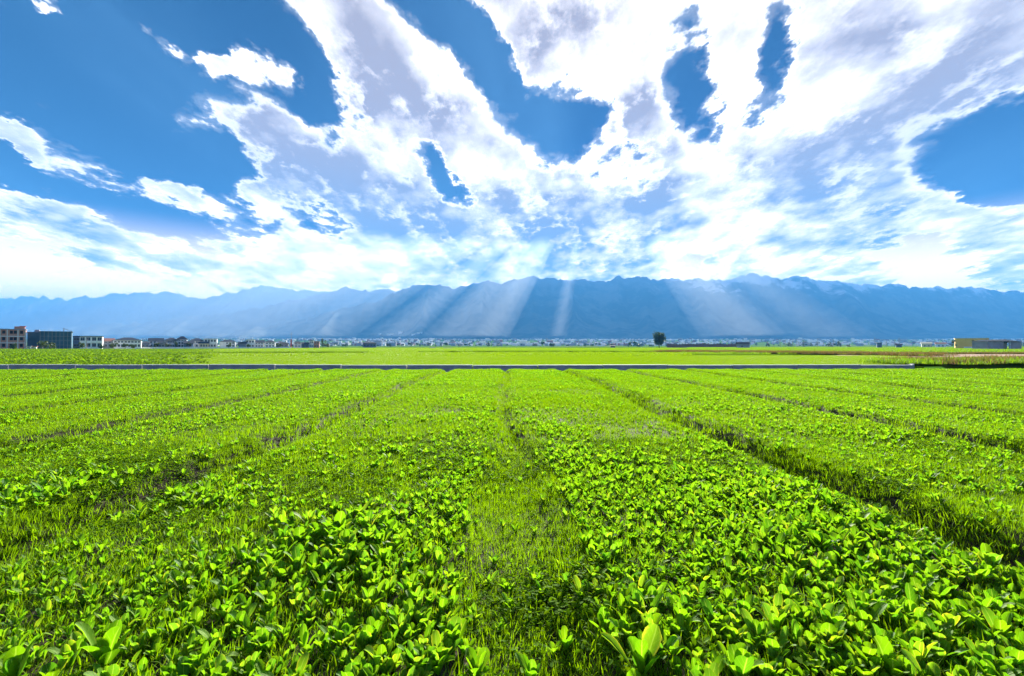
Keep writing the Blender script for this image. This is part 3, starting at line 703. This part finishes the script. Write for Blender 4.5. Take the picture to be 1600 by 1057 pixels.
# ------------------------------------------------------------------ trees and shrubs
def crown_mesh(name, seed, n, rx, rz, zc, leaf, mat_, lobes=9, hollow=0.35):
    rr = random.Random(seed); L = []
    for q in range(lobes):
        a = rr.uniform(0, 6.28); e = rr.uniform(-0.9, 1.0); r_ = rr.uniform(0.35, 0.75)
        L.append((Vector((math.cos(a)*r_*rx, math.sin(a)*r_*rx, zc + e*rz*0.68)), rr.uniform(0.30, 0.52)))
    parts = []
    for q in range(n):
        c, s_ = L[rr.randrange(lobes)]
        v = Vector((rr.gauss(0, 1), rr.gauss(0, 1), rr.gauss(0, 1))).normalized()*(rr.random()**hollow)
        p = c + Vector((v.x*rx*s_, v.y*rx*s_, v.z*rz*s_)); s = leaf*rr.uniform(0.6, 1.4)
        mt = Matrix.Translation(p) @ Euler((rr.uniform(0, 6.28), rr.uniform(0, 6.28), rr.uniform(0, 6.28))).to_matrix().to_4x4()
        parts.append(([mt @ Vector(w) for w in ((-s,0,0),(0,-s*.45,.1*s),(s,0,0),(0,s*.45,.1*s))], [[0,1,2,3]], [(0, 0)]*4, rr.random()))
    return geo_mesh(name, parts, mat_), L
def tree_thing(name, label, cat, loc, Hh, rx, rz, zc, seed, leaf, n, mat_, tr=0.25, group=None, lobes=9):
    e = empty(name, loc, random.uniform(0, 6.28)); tag(e, label, cat, group)
    me, L = crown_mesh('crown', seed, n, rx, rz, zc, leaf, mat_, lobes); o = bpy.data.objects.new('crown', me); C.objects.link(o); o.parent = e
    b = MB(); b.tube([(0,0,-.3),(0.05*rx,0,zc*0.4),(-0.03*rx,0.02,zc*0.8),(0,0,zc+rz*0.3)], [tr, tr*.8, tr*.55, tr*.2], 7)
    for c, s_ in L:
        z0 = max(0.3*zc, min(zc*0.8, c.z*0.6)); b.tube([(0,0,z0), (c.x*.5, c.y*.5, (z0+c.z)/2), tuple(c)], [tr*.4, tr*.28, tr*.1], 5)
    b.build('trunk', M['bark'], e, True); return e
TY = 400
tree_thing('tree', 'lone dark broad-crowned tree standing in the fields right of centre', 'tree', (at(1030,TY),TY,0), 13, 5.0, 5.8, 7.4, 74, 0.42, 5200, M['tree'], 0.42, lobes=44)
for q, (px, Y, h_, lb) in enumerate([
   (20,165,2.4,'low green shrub in front of the red brick block'),(68,160,3.4,'yellowish round shrub in front of the netted building'),(82,172,2.6,'small shrub just right of the yellowish one by the netted building'),
   (129,200,3.0,'pale shrub at the left corner of the white four-bay block'),(158,205,2.2,'low bush at the right end of the white four-bay block'),(178,210,3.2,'broad shrub before the grey house right of the four-bay block'),
   (196,215,2.6,'bush in front of the wide hip-roofed house'),(207,212,2.2,'small bush at the right end of the wide hip-roofed house'),(245,240,2.8,'brownish shrub between two white houses'),
   (262,245,4.2,'dark round tree in front of the tower house'),(278,248,3.6,'second dark tree at the foot of the tower house'),(296,250,3.2,'dark tree right of the tower house'),
   (358,255,3.0,'dark shrub in front of the gabled white house'),(388,262,2.6,'small shrub between the paired white houses'),(436,268,3.0,'shrub by the low dark house near the mast'),
   (505,300,6.4,'slim dark tree at the end of the village'),(511,320,3.2,'low bush right of the slim dark tree')]):
    tree_thing('shrub' if h_ < 4 else 'tree', lb, 'shrub' if h_ < 4 else 'tree', (at(px,Y),Y,0), h_, h_*0.48 if h_ < 5 else 1.7, h_*0.42, h_*0.56, 200+q, 0.22, 420, M['shrub'] if q not in (9,10,11,15) else M['tree'], 0.10, 'shrubs along the village edge', 7)
def poplar(name, label, loc, Hh, seed, group):
    rr = random.Random(seed); e = empty(name, loc); tag(e, label, 'tree', group)
    MB().tube([(0,0,-.3),(rr.uniform(-.1,.1),0,Hh*.5),(rr.uniform(-.2,.2),0,Hh)], [.17,.12,.03], 6).build('trunk', M['palebark'], e, True)
    for q in range(9):
        z = Hh*rr.uniform(.3,.9); a = rr.uniform(0,6.28); l = (Hh-z)*.32+.4
        MB().tube([(0,0,z),(math.cos(a)*l*.4,math.sin(a)*l*.4,z+l*.6),(math.cos(a)*l*.6,math.sin(a)*l*.6,z+l*1.4)], [.06,.04,.015], 4).build('branch', M['palebark'], e)
for q, px in enumerate([1208,1219,1227,1234,1239,1245,1248,1256,1277,1287,1302]):
    poplar('poplar', ('tall' if q % 3 else 'short') + ' bare pale poplar, number %s from the left in the thin row' % ['one','two','three','four','five','six','seven','eight','nine','ten','eleven'][q], (at(px,430+q*4),430+q*4,0), [5.5,8.5,8][q % 3], 900+q, 'bare poplars in a thin row')
for q, (px, hh) in enumerate([(1367,9),(1385,5.5),(1398,7.5),(1405,9.5)]):
    poplar('poplar', ['bare tree left of the first small dark hut','thin low bare tree between the two small dark huts','bare tree just left of the second dark hut','tallest bare tree behind the second dark hut'][q], (at(px,410),410,0), hh, 950+q, 'bare trees by the two small huts')
for q, (px, hh) in enumerate([(1491,6.5),(1522,7.0)]):
    tree_thing('tree', ['narrow dark tree at the left end of the long yellow building','narrow dark tree before the middle of the long yellow building'][q], 'tree', (at(px,212),212,.1), hh*.6, .9, 1.8, 2.3, 970+q, .2, 300, M['tree'], .1, 'narrow trees at the yellow building', 6)

# ------------------------------------------------------------------ buildings
def facade(mb, x0, x1, y, z0, z1, holes, rev=0.25):
    """front wall with real openings and reveals"""
    X = sorted({x0, x1, *[h_[0] for h_ in holes], *[h_[1] for h_ in holes]}); Z = sorted({z0, z1, *[h_[2] for h_ in holes], *[h_[3] for h_ in holes]})
    for a_, b_ in zip(X[:-1], X[1:]):
        for c_, d_ in zip(Z[:-1], Z[1:]):
            mx, mz = (a_+b_)/2, (c_+d_)/2
            if any(h_[0] < mx < h_[1] and h_[2] < mz < h_[3] for h_ in holes): continue
            mb.poly([(a_,y,c_),(b_,y,c_),(b_,y,d_),(a_,y,d_)], [(0,1,2,3)])
    for (a_, b_, c_, d_) in holes:
        mb.poly([(a_,y,c_),(b_,y,c_),(b_,y,d_),(a_,y,d_),(a_,y+rev,c_),(b_,y+rev,c_),(b_,y+rev,d_),(a_,y+rev,d_)], [(0,4,5,1),(1,5,6,2),(2,6,7,3),(3,7,4,0)])
def building(name, label, px0, px1, Y, ytop, wall, wins=(), roof='flat', roofmat='tile', dep=9.0, rz=0.0, z0=0.0, group=None, glass='glass', frames=True, parapet=0.0, rh=None):
    """wins: (column fraction list, storey count, first sill, window width, window height)"""
    xa, xb = at(px0, Y), at(px1, Y); ba = math.atan2((xa+xb)/2, Y); w_ = (xb-xa)*math.cos(ba)*1.0; top = hz(ytop, Y) - z0
    e = empty(name, ((xa+xb)/2, Y, z0), rz - ba*0.93); tag(e, label, 'building', group)
    rh = rh if rh is not None else (min(2.2, top*0.27) if roof in ('hip', 'gable') else 0.0); H = top - rh
    holes = []
    if wins:
        fr_, ns, sill, ww, wh = wins; fh = H/ns
        for s_ in range(ns):
            for f_ in fr_:
                c_ = -w_/2 + f_*w_; zc = s_*fh + sill; holes.append((c_-ww/2, c_+ww/2, zc, min(zc+wh, H-0.25)))
    mb = MB(); facade(mb, -w_/2, w_/2, 0, 0, H, holes)
    mb.poly([(-w_/2,0,0),(-w_/2,dep,0),(-w_/2,dep,H),(-w_/2,0,H)], [(0,3,2,1)]); mb.poly([(w_/2,0,0),(w_/2,dep,0),(w_/2,dep,H),(w_/2,0,H)], [(0,1,2,3)])
    mb.poly([(-w_/2,dep,0),(w_/2,dep,0),(w_/2,dep,H),(-w_/2,dep,H)], [(0,3,2,1)]); mb.poly([(-w_/2,0,H),(w_/2,0,H),(w_/2,dep,H),(-w_/2,dep,H)], [(0,1,2,3)])
    mb.build('wall', M[wall], e)
    for (a_, b_, c_, d_) in holes:
        wn_ = MB().box(a_, b_, 0.22, 0.26, c_, d_).build('window', M[glass], e)
        if frames:
            fm = MB(); fm.box(a_, a_+.09, .14, .20, c_, d_); fm.box(b_-.09, b_, .14, .20, c_, d_); fm.box(a_+.09, b_-.09, .14, .20, d_-.09, d_); fm.box(a_+.09, b_-.09, .14, .20, c_, c_+.09); fm.box((a_+b_)/2-.04, (a_+b_)/2+.04, .14, .20, c_+.09, d_-.09)
            fm.build('frame', M['frame'], wn_)
    ov = 0.55
    if roof == 'hip':
        i_ = min(w_, dep)*0.36
        MB().poly([(-w_/2-ov,-ov,H+.02),(w_/2+ov,-ov,H+.02),(w_/2+ov,dep+ov,H+.02),(-w_/2-ov,dep+ov,H+.02),(-w_/2+i_,dep/2,H+rh),(w_/2-i_,dep/2,H+rh)], [(0,1,5,4),(1,2,5),(2,3,4,5),(3,0,4),(0,3,2,1)]).build('roof', M[roofmat], e)
    elif roof == 'gable':
        MB().poly([(-w_/2-ov,-ov,H-.1),(w_/2+ov,-ov,H-.1),(w_/2+ov,dep+ov,H-.1),(-w_/2-ov,dep+ov,H-.1),(-w_/2-ov,dep/2,H+rh),(w_/2+ov,dep/2,H+rh)], [(0,1,5,4),(2,3,4,5),(1,2,5),(3,0,4),(0,3,2,1)]).build('roof', M[roofmat], e)
    elif roof == 'front_gable':
        MB().poly([(-w_/2-ov,-ov,H-.1),(0,-ov,H+rh),(w_/2+ov,-ov,H-.1),(-w_/2-ov,dep,H-.1),(0,dep,H+rh),(w_/2+ov,dep,H-.1)], [(0,2,1),(0,1,4,3),(1,2,5,4),(3,4,5),(0,3,5,2)]).build('roof', M[roofmat], e)
    elif roof == 'flat':
        MB().box(-w_/2-.25, w_/2+.25, -.25, dep+.25, H+.01, H+.30).build('roof_slab', M[roofmat], e)
    return e, w_, H, dep
V4 = (.12,.37,.63,.88)
# unfinished brick block at the left edge, running out of the picture
e, w_, H, dp = building('apartment_block', 'unfinished three-storey red brick block with pale concrete frame at the left edge', -48, 40.5, 180, 515.5, 'brick', ((.12,.25,.38,.49,.605,.745,.815,.93), 3, .95, .85, 1.2), 'flat', 'concrete', 11, glass='dark', frames=False)
for s_ in range(1, 3): MB().box(-w_/2-.05, w_/2+.05, -.12, -.003, H*s_/3-.15, H*s_/3+.15).build('floor_band', M['capstone'], e)
for f_ in (0, .28, .54, .67, .865, 1.0): MB().box(-w_/2+f_*w_-.13, -w_/2+f_*w_+.13, -.15, -.006, 0, H).build('column', M['capstone'], e)
MB().box(w_/2-3.0, w_/2-.2, 2, 5, H+.3, H+1.3).build('stair_hut', M['brick'], e); MB().box(w_/2-1.6, w_/2+.1, 1.7, 5.2, H+1.3, H+1.5).build('hut_roof', M['redpaint'], e)
# netted building
e, w_, H, dp = building('apartment_block', 'long block wrapped in dark blue scaffold netting beside the brick block', 63, 112, 190, 519.5, 'net', (), 'flat', 'net', 10)
for k_ in range(9): MB().box(-w_/2+k_*w_/8-.06, -w_/2+k_*w_/8+.06, -.35, -.20, 0, H+.6).build('scaffold_pole', M['steel'], e)
for s_ in range(1, 4): MB().box(-w_/2, w_/2, -.32, -.24, H*s_/4-.05, H*s_/4+.05).build('scaffold_rail', M['steel'], e)
MB().tube([(w_*.23,3,H),(w_*.23,3,H+1.6)], [.14,.12], 6).build('hoist_post', M['steel'], e); MB().tube([(w_*.20,3,H+1.6),(w_*.52,3,H+.4)], [.10,.08], 5).build('hoist_arm', M['steel'], e)
e, w_, H, dp = building('building', 'lower dark netted wing joining the brick block', 42.5, 62.5, 188, 520.3, 'net', (), 'flat', 'bluegrey', 9)
MB().box(w_*.02, w_*.42, 2, 5, H+.3, H+1.2).build('roof_hut', M['grey'], e)
building('hut', 'small white site hut at the foot of the netted building', 41.5, 48, 172, 542.0, 'white', ((.5,), 1, .4, .7, .6), 'flat', 'steel', 3)
building('hut', 'second small pale site hut right of the first', 49, 57, 174, 542.3, 'white', ((.5,), 1, .4, .7, .6), 'flat', 'redtile', 3)
building('house', 'dark blue-grey block joined to the white four-bay block', 114, 124.5, 216, 526.5, 'bluegrey', ((.35,.75), 2, 1.0, 1.0, 1.2), 'flat', 'tile', 9)
building('apartment_block', 'white two-storey block with four bays of dark windows', 124.8, 160, 212, 526.5, 'white', (V4, 2, .9, 1.45, 1.6), 'flat', 'tile', 10)
building('house', 'grey house with pinkish roof right of the four-bay block', 160.5, 176.5, 225, 528.8, 'grey', ((.3,.7), 2, .9, 1.0, 1.2), 'gable', 'redtile', 9)
building('house', 'wide white house with dark hipped roof and a row of small windows', 177, 221, 228, 527.6, 'white', ((.08,.2,.32,.44,.56,.68,.80,.92), 2, .9, .9, 1.2), 'hip', 'tile', 10)
building('house', 'low dark blue house between the hip-roofed house and a narrow one', 220, 234, 238, 533.5, 'bluegrey', ((.3,.7), 1, .9, .9, 1.1), 'hip', 'tile', 8)
building('house', 'narrow two-storey white house with flat dark eaves', 233, 254, 248, 528.6, 'white', ((.15,.42,.68,.9), 2, .9, .9, 1.2), 'gable', 'tile', 8)
building('house', 'low grey house in front of the narrow white one', 247, 258, 242, 533.5, 'grey', ((.3,.7), 1, .9, .9, 1.1), 'gable', 'tile', 7)
building('house', 'white house with many small windows left of its tower', 257.5, 277, 252, 528.0, 'white', ((.14,.32,.5,.68,.86), 2, .9, .9, 1.1), 'hip', 'tile', 9)
building('house', 'white tower house with steep dark roof, tallest in the village', 276.5, 292, 255, 525.8, 'white', ((.25,.55,.85), 3, .8, .9, 1.1), 'hip', 'tile', 7)
building('house', 'low dark blue house with the reddish base next to the tower house', 287.5, 302, 250, 533.0, 'bluegrey', ((.3,.7), 1, .9, .9, 1.1), 'gable', 'tile', 8)
building('house', 'grey-white house with broad eaves right of the tower house', 297, 318, 266, 528.8, 'white', ((.2,.5,.8), 2, .9, 1.0, 1.2), 'hip', 'tile', 9)
building('house', 'cream house with lower roof left of the steep gabled white house', 311, 325, 258, 534.0, 'cream', ((.25,.55,.85), 1, .9, .9, 1.3), 'gable', 'tile', 8)
building('house', 'white house with steep dark gable roof and yellowish base', 318, 339, 264, 529.6, 'white', ((.18,.4,.62,.84), 2, .9, .9, 1.2), 'front_gable', 'tile', 9)
building('house', 'white house with low hipped roof and dark left side', 344, 368, 272, 531.0, 'white', ((.45,.65,.85), 2, .8, .9, 1.1), 'hip', 'tile', 9)
building('house', 'blue-grey windowless house left of the paired white houses', 373, 384, 274, 534.2, 'bluegrey', (), 'gable', 'tile', 8)
building('house', 'taller of the paired white houses, with reddish gable roof', 383.5, 398, 280, 531.0, 'white', ((.2,.5,.8), 2, .8, .9, 1.1), 'front_gable', 'redtile', 8)
building('house', 'second of the paired white houses, lower and grey-roofed', 398, 412, 284, 532.0, 'white', ((.2,.5,.8), 2, .8, .8, 1.0), 'gable', 'tile', 8)
building('house', 'white house with hipped roof and six small windows', 414, 430, 286, 532.0, 'white', ((.2,.5,.8), 2, .8, .9, 1.0), 'hip', 'tile', 8)
building('house', 'low dark house left of the mast', 431, 451, 296, 534.5, 'grey', ((.2,.5,.8), 1, .9, .9, 1.1), 'hip', 'tile', 8)
building('house', 'pale house right of the mast with dark blue roof', 459, 471, 300, 533.5, 'white', ((.3,.7), 2, .8, .8, 1.0), 'hip', 'tile', 8)
building('house', 'dark house between two pale ones near the village end', 471, 482, 304, 535.0, 'bluegrey', ((.3,.7), 1, .8, .8, 1.0), 'gable', 'tile', 8)
building('house', 'narrow white house near the village end', 482.5, 490, 308, 532.5, 'white', ((.3,.7), 2, .8, .8, 1.0), 'flat', 'tile', 7)
building('house', 'pinkish house at the village end beside the slim tree', 490.5, 499, 310, 534.5, 'brick', ((.3,.7), 2, .8, .8, 1.0), 'flat', 'redtile', 7)
building('building', 'isolated dark blue building standing in the plain left of centre', 567, 588, 420, 534.2, 'bluegrey', ((.15,.38,.62,.85), 2, 1.0, 1.4, 1.6), 'hip', 'tile', 10)
# village edge wall
strip('boundary_wall', 'long pale low wall along the village edge', M['white'], [(at(205,232),232),(at(455,285),285),(at(455,285),285.4),(at(205,232),232.4)], -.2, 0.75, kind='thing', cat='wall')
# mast
e = empty('mast', (at(455,292),292,0)); tag(e, 'tall thin mast with red lower part rising over the village roofs', 'mast')
MB().tube([(0,0,0),(0,0,5.4)], [.55,.40], 8).build('base_tower', M['redpaint'], e); MB().tube([(0,0,5.4),(0,0,9.6)], [.14,.07], 6).build('pole', M['steel'], e); MB().box(-.7,.7,-.05,.05,8.3,8.45).build('crossarm', M['steel'], e)
e = empty('utility_pole', (at(135.5,196),196,0)); tag(e, 'thin pale pole in front of the white four-bay block', 'pole')
MB().tube([(0,0,0),(0,0,4.3)], [.12,.08], 6).build('shaft', M['palebark'], e); MB().box(-.5,.5,-.04,.04,3.9,4.0).build('crossarm', M['steel'], e)
# right side: shed, yellow building, huts, fence
SY = 175; xa, xb = at(1543.5,SY), at(1600,SY); zb = .3
e = empty('shed', ((xa+xb)/2, SY, zb)); tag(e, 'mauve block-walled farm shed with dark gable roof and open front, right edge', 'shed')
w_ = xb-xa; H = 2.75; x_c = -w_/2+w_*.44; x_d = -w_/2+w_*.60
mb = MB(); facade(mb, -w_/2, x_c, 0, -.4, H, []); mb.poly([(-w_/2,0,-.4),(-w_/2,6,-.4),(-w_/2,6,H),(-w_/2,0,H)], [(0,3,2,1)]); mb.poly([(-w_/2,6,-.4),(w_/2,6,-.4),(w_/2,6,H),(-w_/2,6,H)], [(0,1,2,3)]); mb.build('wall', M['mauve'], e)
MB().box(x_d, x_d+.35, 0, .35, -.4, H).build('pillar', M['capstone'], e)
MB().box(x_d+.35, w_/2-.5, .4, .6, -.4, H).build('side_wall', M['mauve'], e)
MB().box(x_c, x_d, 2.0, 2.15, -.4, H).build('dark_opening', M['dark'], e)  # near-black panel stands for the shade inside the shed
MB().poly([(-w_/2-.3,-.5,H),(w_*.36,-.5,H),(w_*.52,3,H-.5),(w_*.52,6.5,H-.5),(-w_/2-.3,6.5,H),(-w_/2+.6,3,H+.62),(w_*.22,3,H+.72)], [(0,1,6,5),(1,2,6),(2,3,6),(6,3,4,5),(0,5,4),(0,4,3,2,1)]).build('roof', M['tile'], e)
e, w_, H, dp = building('warehouse', 'long low yellow building behind the mauve shed', 1492, 1545, 225, 529.3, 'yellow', (), 'flat', 'cream', 9, z0=.2)
MB().box(-w_/2+3, w_/2, -.6, -.1, -.2, .75).build('plinth', M['white'], e)
building('hut', 'tiny dark gabled hut right of the lone tree', 1154, 1172, 300, 534.6, 'grey', ((.3,), 1, .4, 1.0, 1.2), 'gable', 'tile', 5, rz=.3)
building('hut', 'first of two small dark huts in the right fields', 1370, 1378, 330, 536.4, 'bluegrey', ((.5,), 1, .4, .8, .8), 'flat', 'tile', 4)
building('hut', 'second of two small dark huts, with broader roof', 1400, 1409, 330, 537.2, 'bluegrey', ((.5,), 1, .4, .8, .8), 'gable', 'tile', 4)
building('hut', 'tiny dark hut in the open fields left of the lone tree', 954, 961, 330, 539.6, 'bluegrey', ((.5,), 1, .3, .8, .7), 'gable', 'tile', 4)
building('hut', 'small dark field shelter below the town, left of two', 672.5, 679, 260, 543.2, 'grey', ((.5,), 1, .15, .6, .4), 'gable', 'tile', 3, rh=.25)
building('hut', 'wider low dark field shelter below the town, right of two', 694, 704, 250, 543.8, 'grey', ((.5,), 1, .15, .6, .4), 'gable', 'tile', 3, rh=.25)
building('house', 'cream low house left of the yellow building', 1440, 1456, 480, 534.8, 'cream', ((.3,.7), 1, .8, 1.2, 1.4), 'gable', 'cream', 8)
building('house', 'pale low house next to the cream one, nearer the yellow building', 1462, 1478, 470, 535.2, 'white', ((.3,.7), 1, .8, 1.2, 1.4), 'gable', 'redtile', 8)
# brown fence of upright boards behind the lone tree
e = empty('fence', (at(1042,430),430,0)); tag(e, 'long reddish-brown board fence right of the lone tree', 'fence')
xa, xb = 0.0, at(1152,430)-at(1042,430); nb = 90
for q in range(nb):
    b = MB().box(q*(xb/nb)+.02, (q+1)*(xb/nb)-.02, 0, .06, -.2, 3.2+.35*math.sin(q*1.7)+.25*math.sin(q*.31)); b.build('board', M['brownfence'], e)

# ------------------------------------------------------------------ far towns at the foot of the mountains
def far_house_geo(mb, x, y, z, w_, d_, h_, rz=0):
    b = len(mb.v); mb.box(x-w_/2, x+w_/2, y, y+d_, z-1, z+h_)
    mb.poly([(x-w_/2-.5,y-.5,z+h_+.05),(x+w_/2+.5,y-.5,z+h_+.05),(x+w_/2+.5,y+d_+.5,z+h_+.05),(x-w_/2-.5,y+d_+.5,z+h_+.05),(x-w_/2,y+d_/2,z+h_+2.2),(x+w_/2,y+d_/2,z+h_+2.2)], [(0,1,5,4),(2,3,4,5),(1,2,5),(3,0,4)])
for wname, wmat, cnt, seed in (('far_town', 'white', 1350, 5), ('far_town', 'grey', 800, 6), ('far_town', 'redtile', 300, 7)):
    rr = random.Random(seed); mb = MB(); q = 0
    while q < cnt:
        px = rr.uniform(200, 1700); Y = rr.uniform(1300, 4050)
        d_ = float(fbm(np.array(px/130.0), np.array(Y/700.0), 3))
        if d_ < 0.46 - 0.06*(rr.random() < .3): continue
        big = rr.random() < .03
        far_house_geo(mb, at(px, Y), Y, gz(at(px, Y), Y), rr.uniform(7, 15)*(1.7 if big else 1), rr.uniform(8, 12), rr.uniform(3.5, 6.5)*(2.2 if big else 1)); q += 1
    o = mb.build(wname, M[wmat], None); tag(o, {'white':'mass of white houses in the far town under the mountains','grey':'grey houses scattered through the far town','redtile':'reddish houses scattered through the far town'}[wmat], 'town', kind='stuff')
me, L = crown_mesh('far trees', 88, 10, 1, 1, 1, 1, M['tree'])
TREEM = [crown_mesh('far tree crown', 700+q, 160, 3.2, 3.4, 3.2, .75, M['tree'], 6)[0] for q in range(3)]
n_ = 1500; px = rng.uniform(150, 1750, n_); Y = rng.uniform(700, 4200, n_)
k = fbm(px/90., Y/500., 3) > .42; px = px[k]; Y = Y[k]
sc_area('far_trees', 'belt of tiny dark trees among the far town houses', 'trees', np.array([at(p, y_) for p, y_ in zip(px, Y)]), Y, np.array([gz(at(p, y_), y_) for p, y_ in zip(px, Y)]), rng.uniform(.6, 1.5, len(Y)), TREEM)
# white buildings that stand out on the foot of the slope
for q, (px, py, w_) in enumerate([(593,522.5,10),(609,523.3,34),(626,521,22),(645,523,18),(652,521,10),(657,520.8,10)]):
    vx = np.empty(3*len(RIDGE_MAIN.data.vertices), dtype=np.float32); RIDGE_MAIN.data.vertices.foreach_get('co', vx); vx = vx.reshape(-1, 3)
    vx = vx[vx[:, 1] < 5900]; sx = 800 + F_PX*np.tan(np.arctan2(vx[:, 0], vx[:, 1]) - YAW); sy = HOR - (vx[:, 2]-CAM_H)/vx[:, 1]*F_PX
    p = vx[np.argmin((sx-px)**2 + 4*(sy-py-1)**2)]                       # stands on the slope
    e = empty('hill_building', (float(p[0]), float(p[1]), float(p[2]))); tag(e, ['small white building, first from the left on the foot of the slope','long low white building on the foot of the slope','bright tall white building, brightest on the slope','white building right of the brightest one on the slope','small white building, second last on the slope','small white building, last on the right of the slope'][q], 'building', 'white buildings on the slope')
    mb = MB(); mb.box(-w_*.9, w_*.9, 0, 30, -25, 13+(q == 2)*9); mb.build('wall', M['white'], e)
    MB().box(-w_*.9-2, w_*.9+2, -2, 32, 13.1+(q == 2)*9, 16+(q == 2)*9).build('roof', M['cream'], e)

# ------------------------------------------------------------------ hazy air and sun shafts imitated by denser, paler haze
m_, h = mat('haze'); pv = h.n('ShaderNodeVolumePrincipled'); pv.inputs['Color'].default_value = (0.075, 0.335, 0.79, 1); pv.inputs['Density'].default_value = 0.00014; pv.inputs['Anisotropy'].default_value = 0.0
o_ = h.n('ShaderNodeOutputMaterial'); h.t.links.new(pv.outputs[0], o_.inputs['Volume'])
hb = MB().box(-19000, 19000, -19000, 19000, -2.0, 1340).build('haze', m_); tag(hb, 'thin blue haze filling the valley air', 'haze', kind='stuff')

m_, h = mat('sunlit haze'); pv = h.n('ShaderNodeVolumePrincipled'); pv.inputs['Color'].default_value = (0.90, 0.96, 1.0, 1); pv.inputs['Density'].default_value = 0.00011; pv.inputs['Anisotropy'].default_value = 0.25
o_ = h.n('ShaderNodeOutputMaterial'); h.t.links.new(pv.outputs[0], o_.inputs['Volume'])
zt = sun_dir.normalized(); ax = zt.orthogonal().normalized(); ay = zt.cross(ax)
BEAMS = [(728,490,15,'left of the bright central shaft'),(778,490,20,'brightest, in the centre'),(880,485,7,'thin, right of centre'),(655,492,14,'left of centre'),
         (1110,470,20,'broad, slanting right past the lone tree'),(1150,486,11,'narrow, beside the broad right one'),(1265,500,15,'faint, far right'),(450,485,28,'shallow, over the left spur'),(330,498,36,'shallow, over the village'),(140,500,42,'shallow, far left'),(570,478,19,'left, over the notch')]
for (px, py, hw, lb) in BEAMS:
    Y = 3300; P = Vector((at(px, Y), Y, hz(py, Y)))
    for gain in (0.6, 1.15, 1.9):                                         # bright middle, softer fringe
        r_ = hw/F_PX*Y*gain; vv = []
        for z_ in (60.0, 1330.0):
            for k in range(20):
                q = P + ax*math.cos(2*math.pi*k/20)*r_*1.15 + ay*math.sin(2*math.pi*k/20)*r_*0.85; q = q + zt*((z_ - q.z)/zt.z); vv.append(tuple(q))
        ff = [[k, (k+1) % 20, 20+(k+1) % 20, 20+k] for k in range(20)] + [list(range(20))[::-1], list(range(20, 40))]
        o = mesh_obj('sunbeam', vv, ff, m_)
        tag(o, ('bright middle of the' if gain < 1 else 'soft' if gain < 1.5 else 'faint outer') + ' shaft of sunlit haze, ' + lb, 'sunbeam', kind='stuff')
